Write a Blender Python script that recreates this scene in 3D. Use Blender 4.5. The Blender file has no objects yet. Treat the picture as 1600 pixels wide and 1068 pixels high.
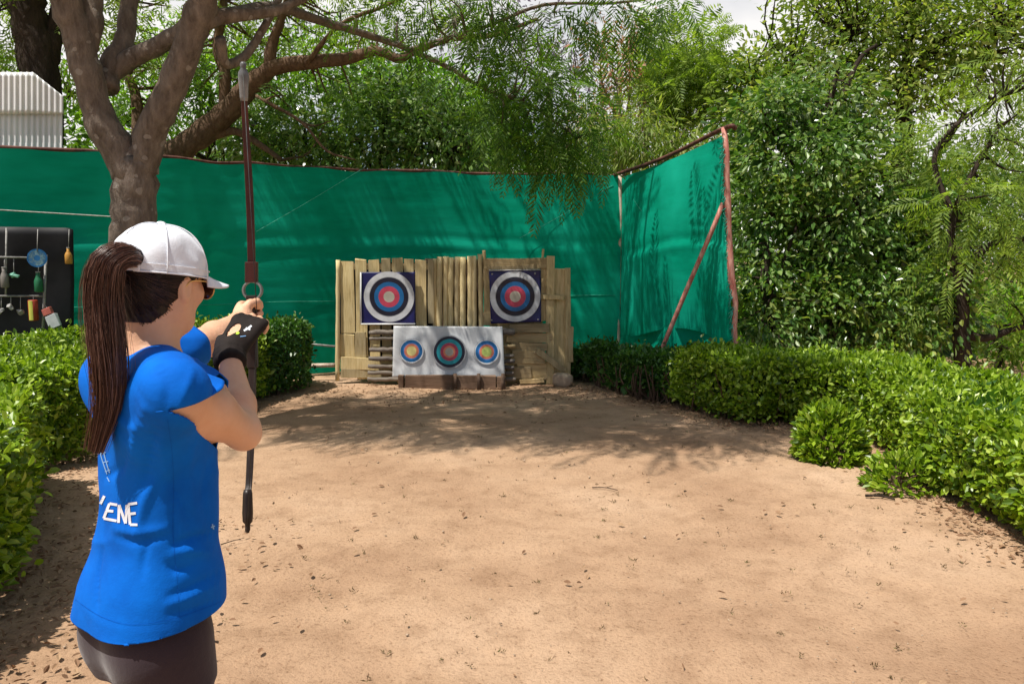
import bpy, bmesh, math, random
import numpy as np
from mathutils import Vector, Matrix
from mathutils.bvhtree import BVHTree

# ------------------------------------------------------------------ camera, sky, sun, exposure
SC = bpy.context.scene
FPX = 1256.0                                   # focal length in photo pixels (photo 1600 x 1068)
CAMZ = 1.6
PITCH = math.atan(134.0 / FPX)
cam_data = bpy.data.cameras.new('camera')
cam_data.sensor_width = 36.0
cam_data.lens = 36.0 * FPX / 1600.0
cam_data.clip_start = 0.05
cam_data.clip_end = 1000.0
cam = bpy.data.objects.new('camera', cam_data)
SC.collection.objects.link(cam)
cam.location = (0, 0, CAMZ)
cam.rotation_euler = (math.pi / 2 - PITCH, 0, 0)
SC.camera = cam

SUN_DIR = Vector((-0.335, -0.25, 0.909)).normalized()      # towards the sun
SUN_EL = math.asin(SUN_DIR.z)
world = bpy.data.worlds.new('World')
SC.world = world
world.use_nodes = True
wn = world.node_tree
wn.nodes.clear()
w_out = wn.nodes.new('ShaderNodeOutputWorld')
w_bg = wn.nodes.new('ShaderNodeBackground')
w_sky = wn.nodes.new('ShaderNodeTexSky')
w_sky.sky_type = 'NISHITA'
w_sky.sun_disc = False
w_sky.sun_elevation = SUN_EL
w_sky.sun_rotation = math.atan2(SUN_DIR.x, SUN_DIR.y)
w_sky.air_density = 1.0
w_sky.dust_density = 2.0
w_bg.inputs['Strength'].default_value = 0.085
w_cl = wn.nodes.new('ShaderNodeBackground')
w_cl.inputs['Color'].default_value = (1.0, 0.975, 0.96, 1)
w_cl.inputs['Strength'].default_value = 0.85
w_tc = wn.nodes.new('ShaderNodeTexCoord')
w_map = wn.nodes.new('ShaderNodeMapping')
w_map.inputs['Scale'].default_value = (1.0, 1.0, 2.2)
w_map.inputs['Location'].default_value = (0.2, 0.35, 0.0)
w_nz = wn.nodes.new('ShaderNodeTexNoise')
w_nz.inputs['Scale'].default_value = 1.6
w_nz.inputs['Detail'].default_value = 6.0
w_rp = wn.nodes.new('ShaderNodeValToRGB')
w_rp.color_ramp.elements[0].position = 0.36
w_rp.color_ramp.elements[1].position = 0.52
w_mx = wn.nodes.new('ShaderNodeMixShader')
wl = wn.links
wl.new(w_tc.outputs['Generated'], w_map.inputs['Vector'])
wl.new(w_map.outputs['Vector'], w_nz.inputs['Vector'])
wl.new(w_nz.outputs['Fac'], w_rp.inputs['Fac'])
w_sep = wn.nodes.new('ShaderNodeSeparateXYZ')
w_mr = wn.nodes.new('ShaderNodeMapRange'); w_mr.interpolation_type = 'SMOOTHSTEP'      # cloud bank ahead, clearer sky overhead and behind
w_mr.inputs['From Min'].default_value = 0.05; w_mr.inputs['From Max'].default_value = 0.6; w_mr.inputs['To Min'].default_value = 0.12
w_mul = wn.nodes.new('ShaderNodeMath'); w_mul.operation = 'MULTIPLY'
wl.new(w_tc.outputs['Generated'], w_sep.inputs[0]); wl.new(w_sep.outputs['Y'], w_mr.inputs['Value'])
wl.new(w_mr.outputs['Result'], w_mul.inputs[0]); wl.new(w_rp.outputs['Color'], w_mul.inputs[1])
wl.new(w_mul.outputs[0], w_mx.inputs['Fac'])
wl.new(w_sky.outputs['Color'], w_bg.inputs['Color'])
wl.new(w_bg.outputs['Background'], w_mx.inputs[1])
wl.new(w_cl.outputs['Background'], w_mx.inputs[2])
wl.new(w_mx.outputs['Shader'], w_out.inputs['Surface'])

sun_data = bpy.data.lights.new('sun', 'SUN')
sun_data.energy = 5.0
sun_data.angle = math.radians(0.5)
sun_data.color = (1.0, 0.95, 0.87)
sun = bpy.data.objects.new('sun', sun_data)
SC.collection.objects.link(sun)
sun.location = (-4, -3, 10)
sun.rotation_euler = SUN_DIR.to_track_quat('Z', 'Y').to_euler()

SC.view_settings.view_transform = 'Standard'
SC.view_settings.look = 'None'
SC.view_settings.exposure = 0.25
SC.view_settings.gamma = 1.0
SC.cycles.max_bounces = 8
SC.cycles.transparent_max_bounces = 8

# ------------------------------------------------------------------ helpers
def V(*a): return np.array(a, dtype=np.float64)
def nrm(v):
    v = np.asarray(v, dtype=np.float64)
    return v / np.maximum(np.linalg.norm(v, axis=-1, keepdims=True), 1e-9)

_fw = V(0, math.cos(PITCH), -math.sin(PITCH)); _up = V(0, math.sin(PITCH), math.cos(PITCH))
def ray(px, py):
    return _fw + V(1, 0, 0) * ((px - 800) / FPX) - _up * ((py - 534) / FPX)
def at(px, py, Y):
    """world point seen at photo pixel (px,py) standing Y metres ahead"""
    d = ray(px, py)
    return V(0, 0, CAMZ) + d * (Y / d[1])
def gnd(px, py):
    d = ray(px, py)
    return V(0, 0, CAMZ) + d * (-CAMZ / d[2])

def link(o, parent=None):
    SC.collection.objects.link(o)
    if parent is not None: o.parent = parent
    return o
def tag(o, label=None, cat=None, group=None, kind=None):
    if label: o['label'] = label
    if cat: o['category'] = cat
    if group: o['group'] = group
    if kind: o['kind'] = kind
    return o
def empty(name, loc, label, cat, group=None):
    o = bpy.data.objects.new(name, None)
    o.empty_display_size = 0.1
    link(o); o.location = Vector(loc)
    bpy.context.view_layer.update()
    return tag(o, label, cat, group)
def place(o, parent):
    """child built in world coordinates under an unrotated empty"""
    if parent is not None:
        p = Vector((0, 0, 0)); q = parent
        while q is not None:
            p += q.location; q = q.parent
        o.parent = parent
        o.location = -p
    return o

def np_mesh(name, co, faces, mats, parent=None, smooth=True, midx=None):
    """faces: int array (n,k) of equal size polygons"""
    me = bpy.data.meshes.new(name)
    co = np.ascontiguousarray(co, dtype=np.float32); faces = np.ascontiguousarray(faces, dtype=np.int32)
    n, k = faces.shape
    me.vertices.add(len(co)); me.vertices.foreach_set('co', co.ravel())
    me.loops.add(n * k); me.loops.foreach_set('vertex_index', faces.ravel())
    me.polygons.add(n); me.polygons.foreach_set('loop_start', np.arange(0, n * k, k, dtype=np.int32))
    if not isinstance(mats, (list, tuple)): mats = [mats]
    for m in mats: me.materials.append(m)
    if midx is not None: me.polygons.foreach_set('material_index', np.asarray(midx, dtype=np.int32))
    me.update(calc_edges=True)
    me.polygons.foreach_set('use_smooth', np.full(n, smooth, dtype=bool))
    o = bpy.data.objects.new(name, me)
    SC.collection.objects.link(o)
    return place(o, parent)

class MB:
    """collects shapes into one mesh"""
    def __init__(s): s.v = []; s.f = []; s.m = []
    def add(s, vs, fs, mi=0):
        b = len(s.v); s.v.extend([tuple(map(float, x)) for x in vs])
        for f in fs: s.f.append([b + i for i in f]); s.m.append(mi)
    def build(s, name, mats, parent=None, smooth=False, bevel=0.0):
        me = bpy.data.meshes.new(name); me.from_pydata(s.v, [], s.f)
        if not isinstance(mats, (list, tuple)): mats = [mats]
        for m in mats: me.materials.append(m)
        me.polygons.foreach_set('material_index', s.m)
        me.polygons.foreach_set('use_smooth', [smooth] * len(s.f))
        me.update()
        o = bpy.data.objects.new(name, me); SC.collection.objects.link(o)
        if bevel:
            b = o.modifiers.new('bevel', 'BEVEL'); b.width = bevel; b.segments = 2; b.limit_method = 'ANGLE'
        return place(o, parent)
    def tube(s, pts, rad, seg=8, mi=0, cap=True, wob=0.0, rng=None):
        pts = np.asarray(pts, dtype=np.float64); n = len(pts)
        rad = np.broadcast_to(np.asarray(rad, dtype=np.float64), (n,))
        T = nrm(np.gradient(pts, axis=0))
        ref = V(0, 0, 1) if abs(T[0][2]) < 0.9 else V(1, 0, 0)
        u = nrm(np.cross(T[0], ref)); vs = []
        for i in range(n):
            u = nrm(u - T[i] * np.dot(u, T[i])); w = np.cross(T[i], u)
            for k in range(seg):
                a = 2 * math.pi * k / seg
                r = rad[i] * (1 + (rng.normal() * wob if rng is not None else 0))
                vs.append(pts[i] + (u * math.cos(a) + w * math.sin(a)) * r)
        fs = [[i * seg + k, i * seg + (k + 1) % seg, (i + 1) * seg + (k + 1) % seg, (i + 1) * seg + k] for i in range(n - 1) for k in range(seg)]
        if cap:
            fs.append(list(range(seg))[::-1]); fs.append([(n - 1) * seg + k for k in range(seg)])
        s.add(vs, fs, mi)
    def box(s, c, size, rot=None, mi=0, jit=0.0, rng=None):
        h = np.array(size) / 2
        vs = np.array([[x, y, z] for x in (-1, 1) for y in (-1, 1) for z in (-1, 1)]) * h
        if rng is not None and jit: vs = vs + rng.normal(0, jit, vs.shape)
        if rot is not None: vs = vs @ np.array(rot).T
        s.add(vs + np.array(c), [[0, 1, 3, 2], [4, 6, 7, 5], [0, 4, 5, 1], [2, 3, 7, 6], [0, 2, 6, 4], [1, 5, 7, 3]], mi)
    def lathe(s, base, prof, seg=20, axis=(0, 0, 1), mi=0):
        A = nrm(axis); r0 = V(0, 0, 1) if abs(A[2]) < 0.9 else V(1, 0, 0)
        u = nrm(np.cross(A, r0)); w = np.cross(A, u); vs = []
        for (r, h) in prof:
            for k in range(seg):
                a = 2 * math.pi * k / seg
                vs.append(np.array(base) + A * h + (u * math.cos(a) + w * math.sin(a)) * r)
        n = len(prof)
        fs = [[i * seg + k, i * seg + (k + 1) % seg, (i + 1) * seg + (k + 1) % seg, (i + 1) * seg + k] for i in range(n - 1) for k in range(seg)]
        fs.append(list(range(seg))[::-1]); fs.append([(n - 1) * seg + k for k in range(seg)])
        s.add(vs, fs, mi)

def catmull(pts, n=6):
    """smooth polyline through rows (any number of columns)"""
    P = np.asarray(pts, dtype=np.float64)
    P = np.vstack([2 * P[0] - P[1], P, 2 * P[-1] - P[-2]])
    out = []
    for i in range(1, len(P) - 2):
        for k in range(n):
            t = k / n
            a, b, c, d = P[i - 1], P[i], P[i + 1], P[i + 2]
            out.append(0.5 * (2 * b + (c - a) * t + (2 * a - 5 * b + 4 * c - d) * t * t + (3 * b - a - 3 * c + d) * t ** 3))
    out.append(P[-2])
    return np.array(out)

def snoise(P, seed, freq):
    """cheap smooth vector noise in about -1..1"""
    r = np.random.default_rng(seed); P = np.asarray(P); o = np.zeros(P.shape[0])
    for k in range(6):
        d = nrm(r.normal(size=P.shape[1])) * freq * r.uniform(0.6, 1.7)
        o += np.sin(P @ d + r.uniform(0, 6.28))
    return o / 3.0

# ------------------------------------------------------------------ materials
def new_mat(name):
    m = bpy.data.materials.new(name); m.use_nodes = True
    nt = m.node_tree
    return m, nt, nt.nodes['Principled BSDF'], nt.nodes['Material Output']
def col(c): return (c[0], c[1], c[2], 1.0)
def tcoord(nt, scale=(1, 1, 1), kind='Object'):
    t = nt.nodes.new('ShaderNodeTexCoord'); mp = nt.nodes.new('ShaderNodeMapping')
    mp.inputs['Scale'].default_value = scale
    nt.links.new(t.outputs[kind], mp.inputs['Vector'])
    return mp.outputs['Vector']
def noise_node(nt, vec, scale, detail=4, rough=0.55):
    n = nt.nodes.new('ShaderNodeTexNoise')
    n.inputs['Scale'].default_value = scale; n.inputs['Detail'].default_value = detail; n.inputs['Roughness'].default_value = rough
    if vec is not None: nt.links.new(vec, n.inputs['Vector'])
    return n.outputs['Fac']
def ramp(nt, fac, stops):
    r = nt.nodes.new('ShaderNodeValToRGB'); e = r.color_ramp.elements
    while len(e) < len(stops): e.new(0.5)
    for i, (p, c) in enumerate(stops):
        e[i].position = p; e[i].color = col(c) if len(c) == 3 else c
    nt.links.new(fac, r.inputs['Fac'])
    return r.outputs['Color']
def mixc(nt, fac, a, b, mode='MIX'):
    m = nt.nodes.new('ShaderNodeMix'); m.data_type = 'RGBA'; m.blend_type = mode
    for sock, val in ((m.inputs['Factor'], fac), (m.inputs[6], a), (m.inputs[7], b)):
        if isinstance(val, (int, float)): sock.default_value = val
        elif isinstance(val, tuple): sock.default_value = col(val)
        else: nt.links.new(val, sock)
    return m.outputs[2]
def bump(nt, bsdf, h, strength=0.3, dist=0.02):
    b = nt.nodes.new('ShaderNodeBump'); b.inputs['Strength'].default_value = strength; b.inputs['Distance'].default_value = dist
    nt.links.new(h, b.inputs['Height']); nt.links.new(b.outputs['Normal'], bsdf.inputs['Normal'])
    return b
def noisy(name, c1, c2, scale=8, rough=0.7, stretch=(1, 1, 1), bmp=0.2, bdist=0.01, metallic=0.0, spec=0.3, detail=5, lo=0.35, hi=0.65):
    m, nt, b, out = new_mat(name)
    v = tcoord(nt, stretch); n = noise_node(nt, v, scale, detail)
    nt.links.new(ramp(nt, n, [(lo, c1), (hi, c2)]), b.inputs['Base Color'])
    b.inputs['Roughness'].default_value = rough; b.inputs['Metallic'].default_value = metallic
    b.inputs['Specular IOR Level'].default_value = spec
    if bmp: bump(nt, b, n, bmp, bdist)
    return m
def leaf_mat(name, stops, rough=0.45, trans=0.35, tcol=None, spec=0.4):
    m, nt, b, out = new_mat(name)
    g = nt.nodes.new('ShaderNodeNewGeometry')
    c = ramp(nt, g.outputs['Random Per Island'], stops)
    nt.links.new(c, b.inputs['Base Color']); b.inputs['Roughness'].default_value = rough
    b.inputs['Specular IOR Level'].default_value = spec
    t = nt.nodes.new('ShaderNodeBsdfTranslucent')
    tc = mixc(nt, 1.0, c, tcol or (1.6, 1.7, 0.7), 'MULTIPLY')
    nt.links.new(tc, t.inputs['Color'])
    mx = nt.nodes.new('ShaderNodeMixShader'); mx.inputs['Fac'].default_value = trans
    nt.links.new(b.outputs['BSDF'], mx.inputs[1]); nt.links.new(t.outputs['BSDF'], mx.inputs[2])
    nt.links.new(mx.outputs['Shader'], out.inputs['Surface'])
    return m

M = {}
# dirt
m, nt, b, out = new_mat('dirt')
v = tcoord(nt)
n1 = noise_node(nt, v, 0.55, 5); n2 = noise_node(nt, v, 5.0, 8, 0.7); n3 = noise_node(nt, v, 60.0, 4, 0.7)
base = ramp(nt, n1, [(0.32, (0.315, 0.192, 0.115)), (0.50, (0.43, 0.28, 0.175)), (0.68, (0.51, 0.35, 0.232))])
mid = ramp(nt, n2, [(0.30, (0.76, 0.73, 0.70)), (0.52, (1, 1, 1)), (0.8, (1.08, 1.07, 1.05))])
fine = ramp(nt, n3, [(0.28, (0.55, 0.5, 0.46)), (0.45, (1, 1, 1)), (0.75, (1.1, 1.1, 1.1))])
c = mixc(nt, 1.0, base, mid, 'MULTIPLY'); c = mixc(nt, 1.0, c, fine, 'MULTIPLY')
def math_node(nt, op, a, bb):
    mm = nt.nodes.new('ShaderNodeMath'); mm.operation = op
    for i, val in enumerate((a, bb)):
        if isinstance(val, (int, float)): mm.inputs[i].default_value = val
        else: nt.links.new(val, mm.inputs[i])
    return mm.outputs[0]
nt.links.new(c, b.inputs['Base Color']); b.inputs['Roughness'].default_value = 0.95; b.inputs['Specular IOR Level'].default_value = 0.1
hh = math_node(nt, 'ADD', math_node(nt, 'MULTIPLY', n2, 0.6), math_node(nt, 'MULTIPLY', n3, 0.35))
bump(nt, b, hh, 0.8, 0.04)
M['dirt'] = m

# green shade net
m, nt, b, out = new_mat('shade_net')
v = tcoord(nt, (0.6, 0.6, 3.0)); n1 = noise_node(nt, v, 3.0, 6, 0.6); v2 = tcoord(nt, (1, 1, 1)); n2 = noise_node(nt, v2, 0.9, 3)
w1 = nt.nodes.new('ShaderNodeTexWave'); w1.bands_direction = 'Z'; w1.inputs['Scale'].default_value = 40; w1.inputs['Distortion'].default_value = 2.5
nt.links.new(v2, w1.inputs['Vector'])
c = ramp(nt, n1, [(0.3, (0.0005, 0.27, 0.165)), (0.7, (0.0015, 0.40, 0.255))])
c = mixc(nt, ramp(nt, n2, [(0.42, (0, 0, 0)), (0.70, (0.9, 0.9, 0.9))]), c, (0.012, 0.52, 0.36))
nt.links.new(c, b.inputs['Base Color']); b.inputs['Roughness'].default_value = 0.7; b.inputs['Specular IOR Level'].default_value = 0.06
bump(nt, b, math_node(nt, 'ADD', n1, math_node(nt, 'MULTIPLY', w1.outputs['Fac'], 0.05)), 0.14, 0.03)
t = nt.nodes.new('ShaderNodeBsdfTranslucent'); t.inputs['Color'].default_value = (0.005, 0.30, 0.17, 1)
mx = nt.nodes.new('ShaderNodeMixShader'); mx.inputs['Fac'].default_value = 0.25
nt.links.new(b.outputs['BSDF'], mx.inputs[1]); nt.links.new(t.outputs['BSDF'], mx.inputs[2]); nt.links.new(mx.outputs['Shader'], out.inputs['Surface'])
M['net'] = m

def bark_mat(name, c1, c2, lichen=None):
    m, nt, b, out = new_mat(name)
    v = tcoord(nt, (1, 1, 0.35)); n = noise_node(nt, v, 14, 8, 0.7); v0 = tcoord(nt); n0 = noise_node(nt, v0, 2.2, 3)
    c = ramp(nt, n, [(0.3, c1), (0.7, c2)])
    c = mixc(nt, n0, c, mixc(nt, 1.0, c, (0.75, 0.7, 0.62), 'MULTIPLY'))
    if lichen:
        vo = nt.nodes.new('ShaderNodeTexVoronoi'); vo.inputs['Scale'].default_value = 11.0; vo.inputs['Randomness'].default_value = 1.0
        dn = nt.nodes.new('ShaderNodeMix'); dn.data_type = 'VECTOR'; dn.inputs['Factor'].default_value = 0.06
        nz = nt.nodes.new('ShaderNodeTexNoise'); nz.inputs['Scale'].default_value = 9; nt.links.new(v0, nz.inputs['Vector'])
        nt.links.new(v0, dn.inputs[4]); nt.links.new(nz.outputs['Color'], dn.inputs[5]); nt.links.new(dn.outputs[1], vo.inputs['Vector'])
        sep = nt.nodes.new('ShaderNodeSeparateColor'); nt.links.new(vo.outputs['Color'], sep.inputs[0])
        rad = math_node(nt, 'MULTIPLY', math_node(nt, 'SUBTRACT', sep.outputs[0], 0.40), 0.60)
        msk = math_node(nt, 'LESS_THAN', vo.outputs['Distance'], rad)
        c = mixc(nt, math_node(nt, 'MULTIPLY', msk, 0.40), c, lichen)
    nt.links.new(c, b.inputs['Base Color']); b.inputs['Roughness'].default_value = 0.92; b.inputs['Specular IOR Level'].default_value = 0.15
    bump(nt, b, n, 1.0, 0.05)
    return m
M['bark'] = bark_mat('bark_lichen', (0.12, 0.094, 0.080), (0.36, 0.30, 0.255), (0.54, 0.49, 0.44))
M['bark_dark'] = bark_mat('bark_dark', (0.022, 0.017, 0.014), (0.075, 0.055, 0.042))
M['bark_warm'] = bark_mat('bark_warm', (0.10, 0.062, 0.042), (0.27, 0.18, 0.125))
M['bark_pale'] = bark_mat('bark_pale', (0.20, 0.17, 0.13), (0.42, 0.37, 0.29))

M['lf_hedge'] = leaf_mat('hedge_leaf', [(0.0, (0.045, 0.100, 0.008)), (0.4, (0.165, 0.275, 0.012)), (0.8, (0.31, 0.44, 0.03)), (1.0, (0.42, 0.52, 0.10))], 0.36, 0.30, spec=0.5)
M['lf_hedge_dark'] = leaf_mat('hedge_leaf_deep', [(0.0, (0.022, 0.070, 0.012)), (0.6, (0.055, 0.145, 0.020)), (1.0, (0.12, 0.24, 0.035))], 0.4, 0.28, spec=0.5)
M['lf_broad'] = leaf_mat('broad_leaf', [(0.0, (0.035, 0.095, 0.012)), (0.5, (0.110, 0.215, 0.038)), (0.85, (0.22, 0.33, 0.085)), (1.0, (0.36, 0.42, 0.24))], 0.28, 0.30, spec=0.65)
M['lf_bright'] = leaf_mat('bright_leaf', [(0.0, (0.05, 0.14, 0.010)), (0.5, (0.13, 0.29, 0.018)), (1.0, (0.26, 0.44, 0.03))], 0.5, 0.48)
M['lf_fern'] = leaf_mat('fern_leaf', [(0.0, (0.035, 0.088, 0.010)), (0.5, (0.080, 0.170, 0.018)), (1.0, (0.16, 0.27, 0.03))], 0.55, 0.46)
M['lf_feather'] = leaf_mat('feather_leaf', [(0.0, (0.085, 0.150, 0.018)), (0.5, (0.175, 0.265, 0.035)), (1.0, (0.28, 0.37, 0.07))], 0.55, 0.48)
M['lf_olive'] = leaf_mat('olive_leaf', [(0.0, (0.09, 0.15, 0.02)), (0.6, (0.21, 0.30, 0.05)), (1.0, (0.36, 0.38, 0.12))], 0.55, 0.48)
M['lf_lilac'] = leaf_mat('lilac_blossom', [(0.0, (0.16, 0.13, 0.20)), (0.5, (0.22, 0.20, 0.27)), (0.75, (0.12, 0.15, 0.07)), (1.0, (0.33, 0.29, 0.38))], 0.6, 0.3, (1.1, 1.1, 1.2))
M['lf_rust'] = leaf_mat('rust_leaf', [(0.0, (0.30, 0.12, 0.06)), (0.6, (0.45, 0.22, 0.12)), (1.0, (0.42, 0.33, 0.18))], 0.6, 0.35, (1.2, 1.1, 0.9))
M['lf_dry'] = leaf_mat('dry_leaf', [(0.0, (0.15, 0.08, 0.04)), (0.5, (0.27, 0.15, 0.08)), (1.0, (0.42, 0.28, 0.16))], 0.8, 0.1, (1, 1, 1))
M['lf_tuft'] = leaf_mat('tuft_blade', [(0.0, (0.09, 0.055, 0.025)), (0.6, (0.17, 0.115, 0.05)), (1.0, (0.15, 0.15, 0.045))], 0.8, 0.15, (1, 1, 1))

def wood_mat(name, c1, c2, c3, axis='Z', scale=9):
    m, nt, b, out = new_mat(name)
    st = {'Z': (5, 5, 0.5), 'X': (0.5, 5, 5)}[axis]
    v = tcoord(nt, st); n = noise_node(nt, v, scale, 7, 0.65); v0 = tcoord(nt); n0 = noise_node(nt, v0, 2.6, 4)
    oi = nt.nodes.new('ShaderNodeObjectInfo')
    c = ramp(nt, n, [(0.25, c1), (0.5, c2), (0.75, c3)])
    c = mixc(nt, math_node(nt, 'MULTIPLY', n0, 0.9), c, mixc(nt, 1.0, c, (0.62, 0.58, 0.55), 'MULTIPLY'))
    c = mixc(nt, 1.0, c, ramp(nt, oi.outputs['Random'], [(0.0, (0.60, 0.59, 0.60)), (0.45, (0.92, 0.88, 0.82)), (1.0, (1.12, 1.09, 1.0))]), 'MULTIPLY')
    nt.links.new(c, b.inputs['Base Color']); b.inputs['Roughness'].default_value = 0.8; b.inputs['Specular IOR Level'].default_value = 0.2
    bump(nt, b, n, 0.45, 0.012)
    return m
M['plank'] = wood_mat('plank_wood', (0.50, 0.39, 0.19), (0.75, 0.62, 0.34), (0.86, 0.76, 0.49))
M['plank_h'] = wood_mat('plank_wood_horizontal', (0.36, 0.27, 0.14), (0.60, 0.47, 0.26), (0.74, 0.60, 0.37), 'X')
M['plank_g'] = wood_mat('plank_weathered', (0.36, 0.27, 0.14), (0.62, 0.50, 0.28), (0.76, 0.63, 0.40))
M['bamboo'] = wood_mat('bamboo', (0.55, 0.44, 0.22), (0.77, 0.65, 0.38), (0.87, 0.77, 0.52))
M['log'] = wood_mat('grey_log', (0.12, 0.105, 0.095), (0.24, 0.215, 0.195), (0.36, 0.33, 0.30), 'X')
M['brown'] = wood_mat('brown_beam', (0.12, 0.075, 0.05), (0.21, 0.14, 0.10), (0.29, 0.20, 0.14), 'X')
M['pole_pink'] = noisy('pole_paint', (0.42, 0.12, 0.09), (0.60, 0.33, 0.26), 9, 0.6, (3, 3, 0.8), 0.3)
M['pole_pale'] = noisy('pole_pale', (0.44, 0.30, 0.22), (0.66, 0.55, 0.45), 10, 0.6, (3, 3, 0.8), 0.3)
M['pole_dark'] = noisy('rail_rust', (0.06, 0.022, 0.016), (0.15, 0.06, 0.045), 10, 0.7)
M['thread'] = noisy('rope', (0.04, 0.34, 0.25), (0.10, 0.46, 0.35), 30, 0.8)
M['rope'] = noisy('pale_rope', (0.40, 0.42, 0.38), (0.60, 0.60, 0.55), 30, 0.8)
M['galv'] = noisy('corrugated_metal', (0.68, 0.68, 0.68), (0.82, 0.82, 0.81), 3, 0.5, (1, 1, 0.4), 0.1, 0.01, 0.15)
M['black'] = noisy('black_sheet', (0.004, 0.004, 0.006), (0.012, 0.012, 0.014), 5, 0.6)
M['bar'] = noisy('rack_steel', (0.22, 0.21, 0.20), (0.40, 0.39, 0.37), 20, 0.5, (1, 1, 1), 0.1)
M['stone'] = noisy('stone', (0.32, 0.23, 0.155), (0.50, 0.38, 0.27), 7, 0.9, (1, 1, 1), 0.6, 0.02)

def paint(name, c, rough=0.5, var=0.82, scale=12, spec=0.35, bmp=0.08):
    return noisy(name, tuple(x * var for x in c), c, scale, rough, (1, 1, 1), bmp, 0.006, 0.0, spec)
M['navy'] = paint('target_navy', (0.015, 0.016, 0.105), 0.35)
M['t_black'] = paint('target_black', (0.014, 0.014, 0.030), 0.4)
M['t_white'] = paint('target_white', (0.62, 0.63, 0.66), 0.4)
M['t_blue'] = paint('target_blue', (0.012, 0.13, 0.34), 0.4)
M['t_red'] = paint('target_red', (0.50, 0.055, 0.10), 0.4)
M['t_gold'] = paint('target_gold', (0.48, 0.44, 0.36), 0.4)
M['t_sheet'] = paint('target_sheet', (0.66, 0.67, 0.68), 0.3, 0.8, 4, 0.5, 0.25)
M['t_lblue'] = paint('face_light_blue', (0.06, 0.22, 0.62), 0.4)
M['t_orange'] = paint('face_orange', (0.74, 0.24, 0.13), 0.4)
M['t_yellow'] = paint('face_yellow', (0.80, 0.68, 0.26), 0.4)
M['t_lime'] = paint('face_lime', (0.52, 0.62, 0.16), 0.4)
M['t_teal'] = paint('face_teal', (0.02, 0.30, 0.36), 0.4)
M['t_line'] = paint('face_line', (0.42, 0.43, 0.45), 0.4)

# cloth, skin, hair
def cloth(name, c1, c2, rough=0.85, weave=350, sheen=0.2):
    m, nt, b, out = new_mat(name)
    v = tcoord(nt); n = noise_node(nt, v, 7, 5, 0.6); n2 = noise_node(nt, v, weave, 2)
    nt.links.new(ramp(nt, n, [(0.3, c1), (0.7, c2)]), b.inputs['Base Color'])
    b.inputs['Roughness'].default_value = rough; b.inputs['Specular IOR Level'].default_value = 0.15
    b.inputs['Sheen Weight'].default_value = sheen
    bump(nt, b, math_node(nt, 'ADD', math_node(nt, 'MULTIPLY', n, 0.7), math_node(nt, 'MULTIPLY', n2, 0.06)), 0.35, 0.02)
    return m
M['shirt'] = cloth('blue_cotton', (0.0, 0.095, 0.46), (0.0, 0.145, 0.64), sheen=0.0)
M['seam'] = cloth('blue_stitching', (0.0, 0.065, 0.37), (0.0, 0.09, 0.46), sheen=0.0)
M['leggings'] = cloth('dark_leggings', (0.030, 0.018, 0.024), (0.045, 0.028, 0.034), 0.7)
M['cap'] = cloth('white_cotton', (0.72, 0.74, 0.79), (0.80, 0.82, 0.86), 0.8)
M['glove'] = cloth('glove_fabric', (0.008, 0.006, 0.006), (0.024, 0.017, 0.014), 0.75, sheen=0.0)
M['shoe'] = cloth('shoe_fabric', (0.10, 0.10, 0.11), (0.16, 0.16, 0.17), 0.7)
M['white_ink'] = paint('white_print', (0.72, 0.74, 0.78), 0.7, 0.9)
M['pale_ink'] = paint('pale_blue_print', (0.22, 0.42, 0.72), 0.7, 0.9)
M['lime_ink'] = paint('lime_print', (0.45, 0.62, 0.06), 0.6, 0.9)
m, nt, b, out = new_mat('skin')
v = tcoord(nt); n = noise_node(nt, v, 9, 4); n2 = noise_node(nt, v, 120, 3)
nt.links.new(ramp(nt, n, [(0.3, (0.62, 0.325, 0.195)), (0.7, (0.76, 0.455, 0.29))]), b.inputs['Base Color'])
b.inputs['Roughness'].default_value = 0.55; b.inputs['Subsurface Weight'].default_value = 0.08; b.inputs['Subsurface Radius'].default_value = (0.02, 0.008, 0.004); b.inputs['Subsurface Scale'].default_value = 0.3
b.inputs['Specular IOR Level'].default_value = 0.4
bump(nt, b, n2, 0.3, 0.004); M['skin'] = m
m, nt, b, out = new_mat('lips'); b.inputs['Base Color'].default_value = (0.42, 0.13, 0.11, 1); b.inputs['Roughness'].default_value = 0.4; M['lips'] = m
m, nt, b, out = new_mat('hair')
g = nt.nodes.new('ShaderNodeNewGeometry')
nt.links.new(ramp(nt, g.outputs['Random Per Island'], [(0.0, (0.020, 0.007, 0.004)), (0.45, (0.080, 0.028, 0.016)), (0.8, (0.18, 0.085, 0.055)), (1.0, (0.34, 0.20, 0.14))]), b.inputs['Base Color'])
b.inputs['Roughness'].default_value = 0.36; b.inputs['Specular IOR Level'].default_value = 0.5; M['hair'] = m
m, nt, b, out = new_mat('hair_cap_shade')  # same hair, with the shade under the cap put into a darker colour
g = nt.nodes.new('ShaderNodeNewGeometry')
nt.links.new(ramp(nt, g.outputs['Random Per Island'], [(0.0, (0.008, 0.004, 0.003)), (0.7, (0.022, 0.010, 0.007)), (1.0, (0.06, 0.030, 0.020))]), b.inputs['Base Color'])
b.inputs['Roughness'].default_value = 0.45; b.inputs['Specular IOR Level'].default_value = 0.35; M['hair_cap_shade'] = m
M['hair_flat'] = noisy('scalp_hair', (0.006, 0.004, 0.003), (0.020, 0.011, 0.008), 60, 0.5, (1, 1, 0.15), 0.5, 0.006)
M['gold'] = noisy('gold_metal', (0.70, 0.42, 0.13), (0.80, 0.52, 0.20), 30, 0.3, (1, 1, 1), 0, 0, 0.8)
m, nt, b, out = new_mat('brown_lens'); b.inputs['Base Color'].default_value = (0.06, 0.028, 0.016, 1); b.inputs['Roughness'].default_value = 0.12; M['lens'] = m
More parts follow.
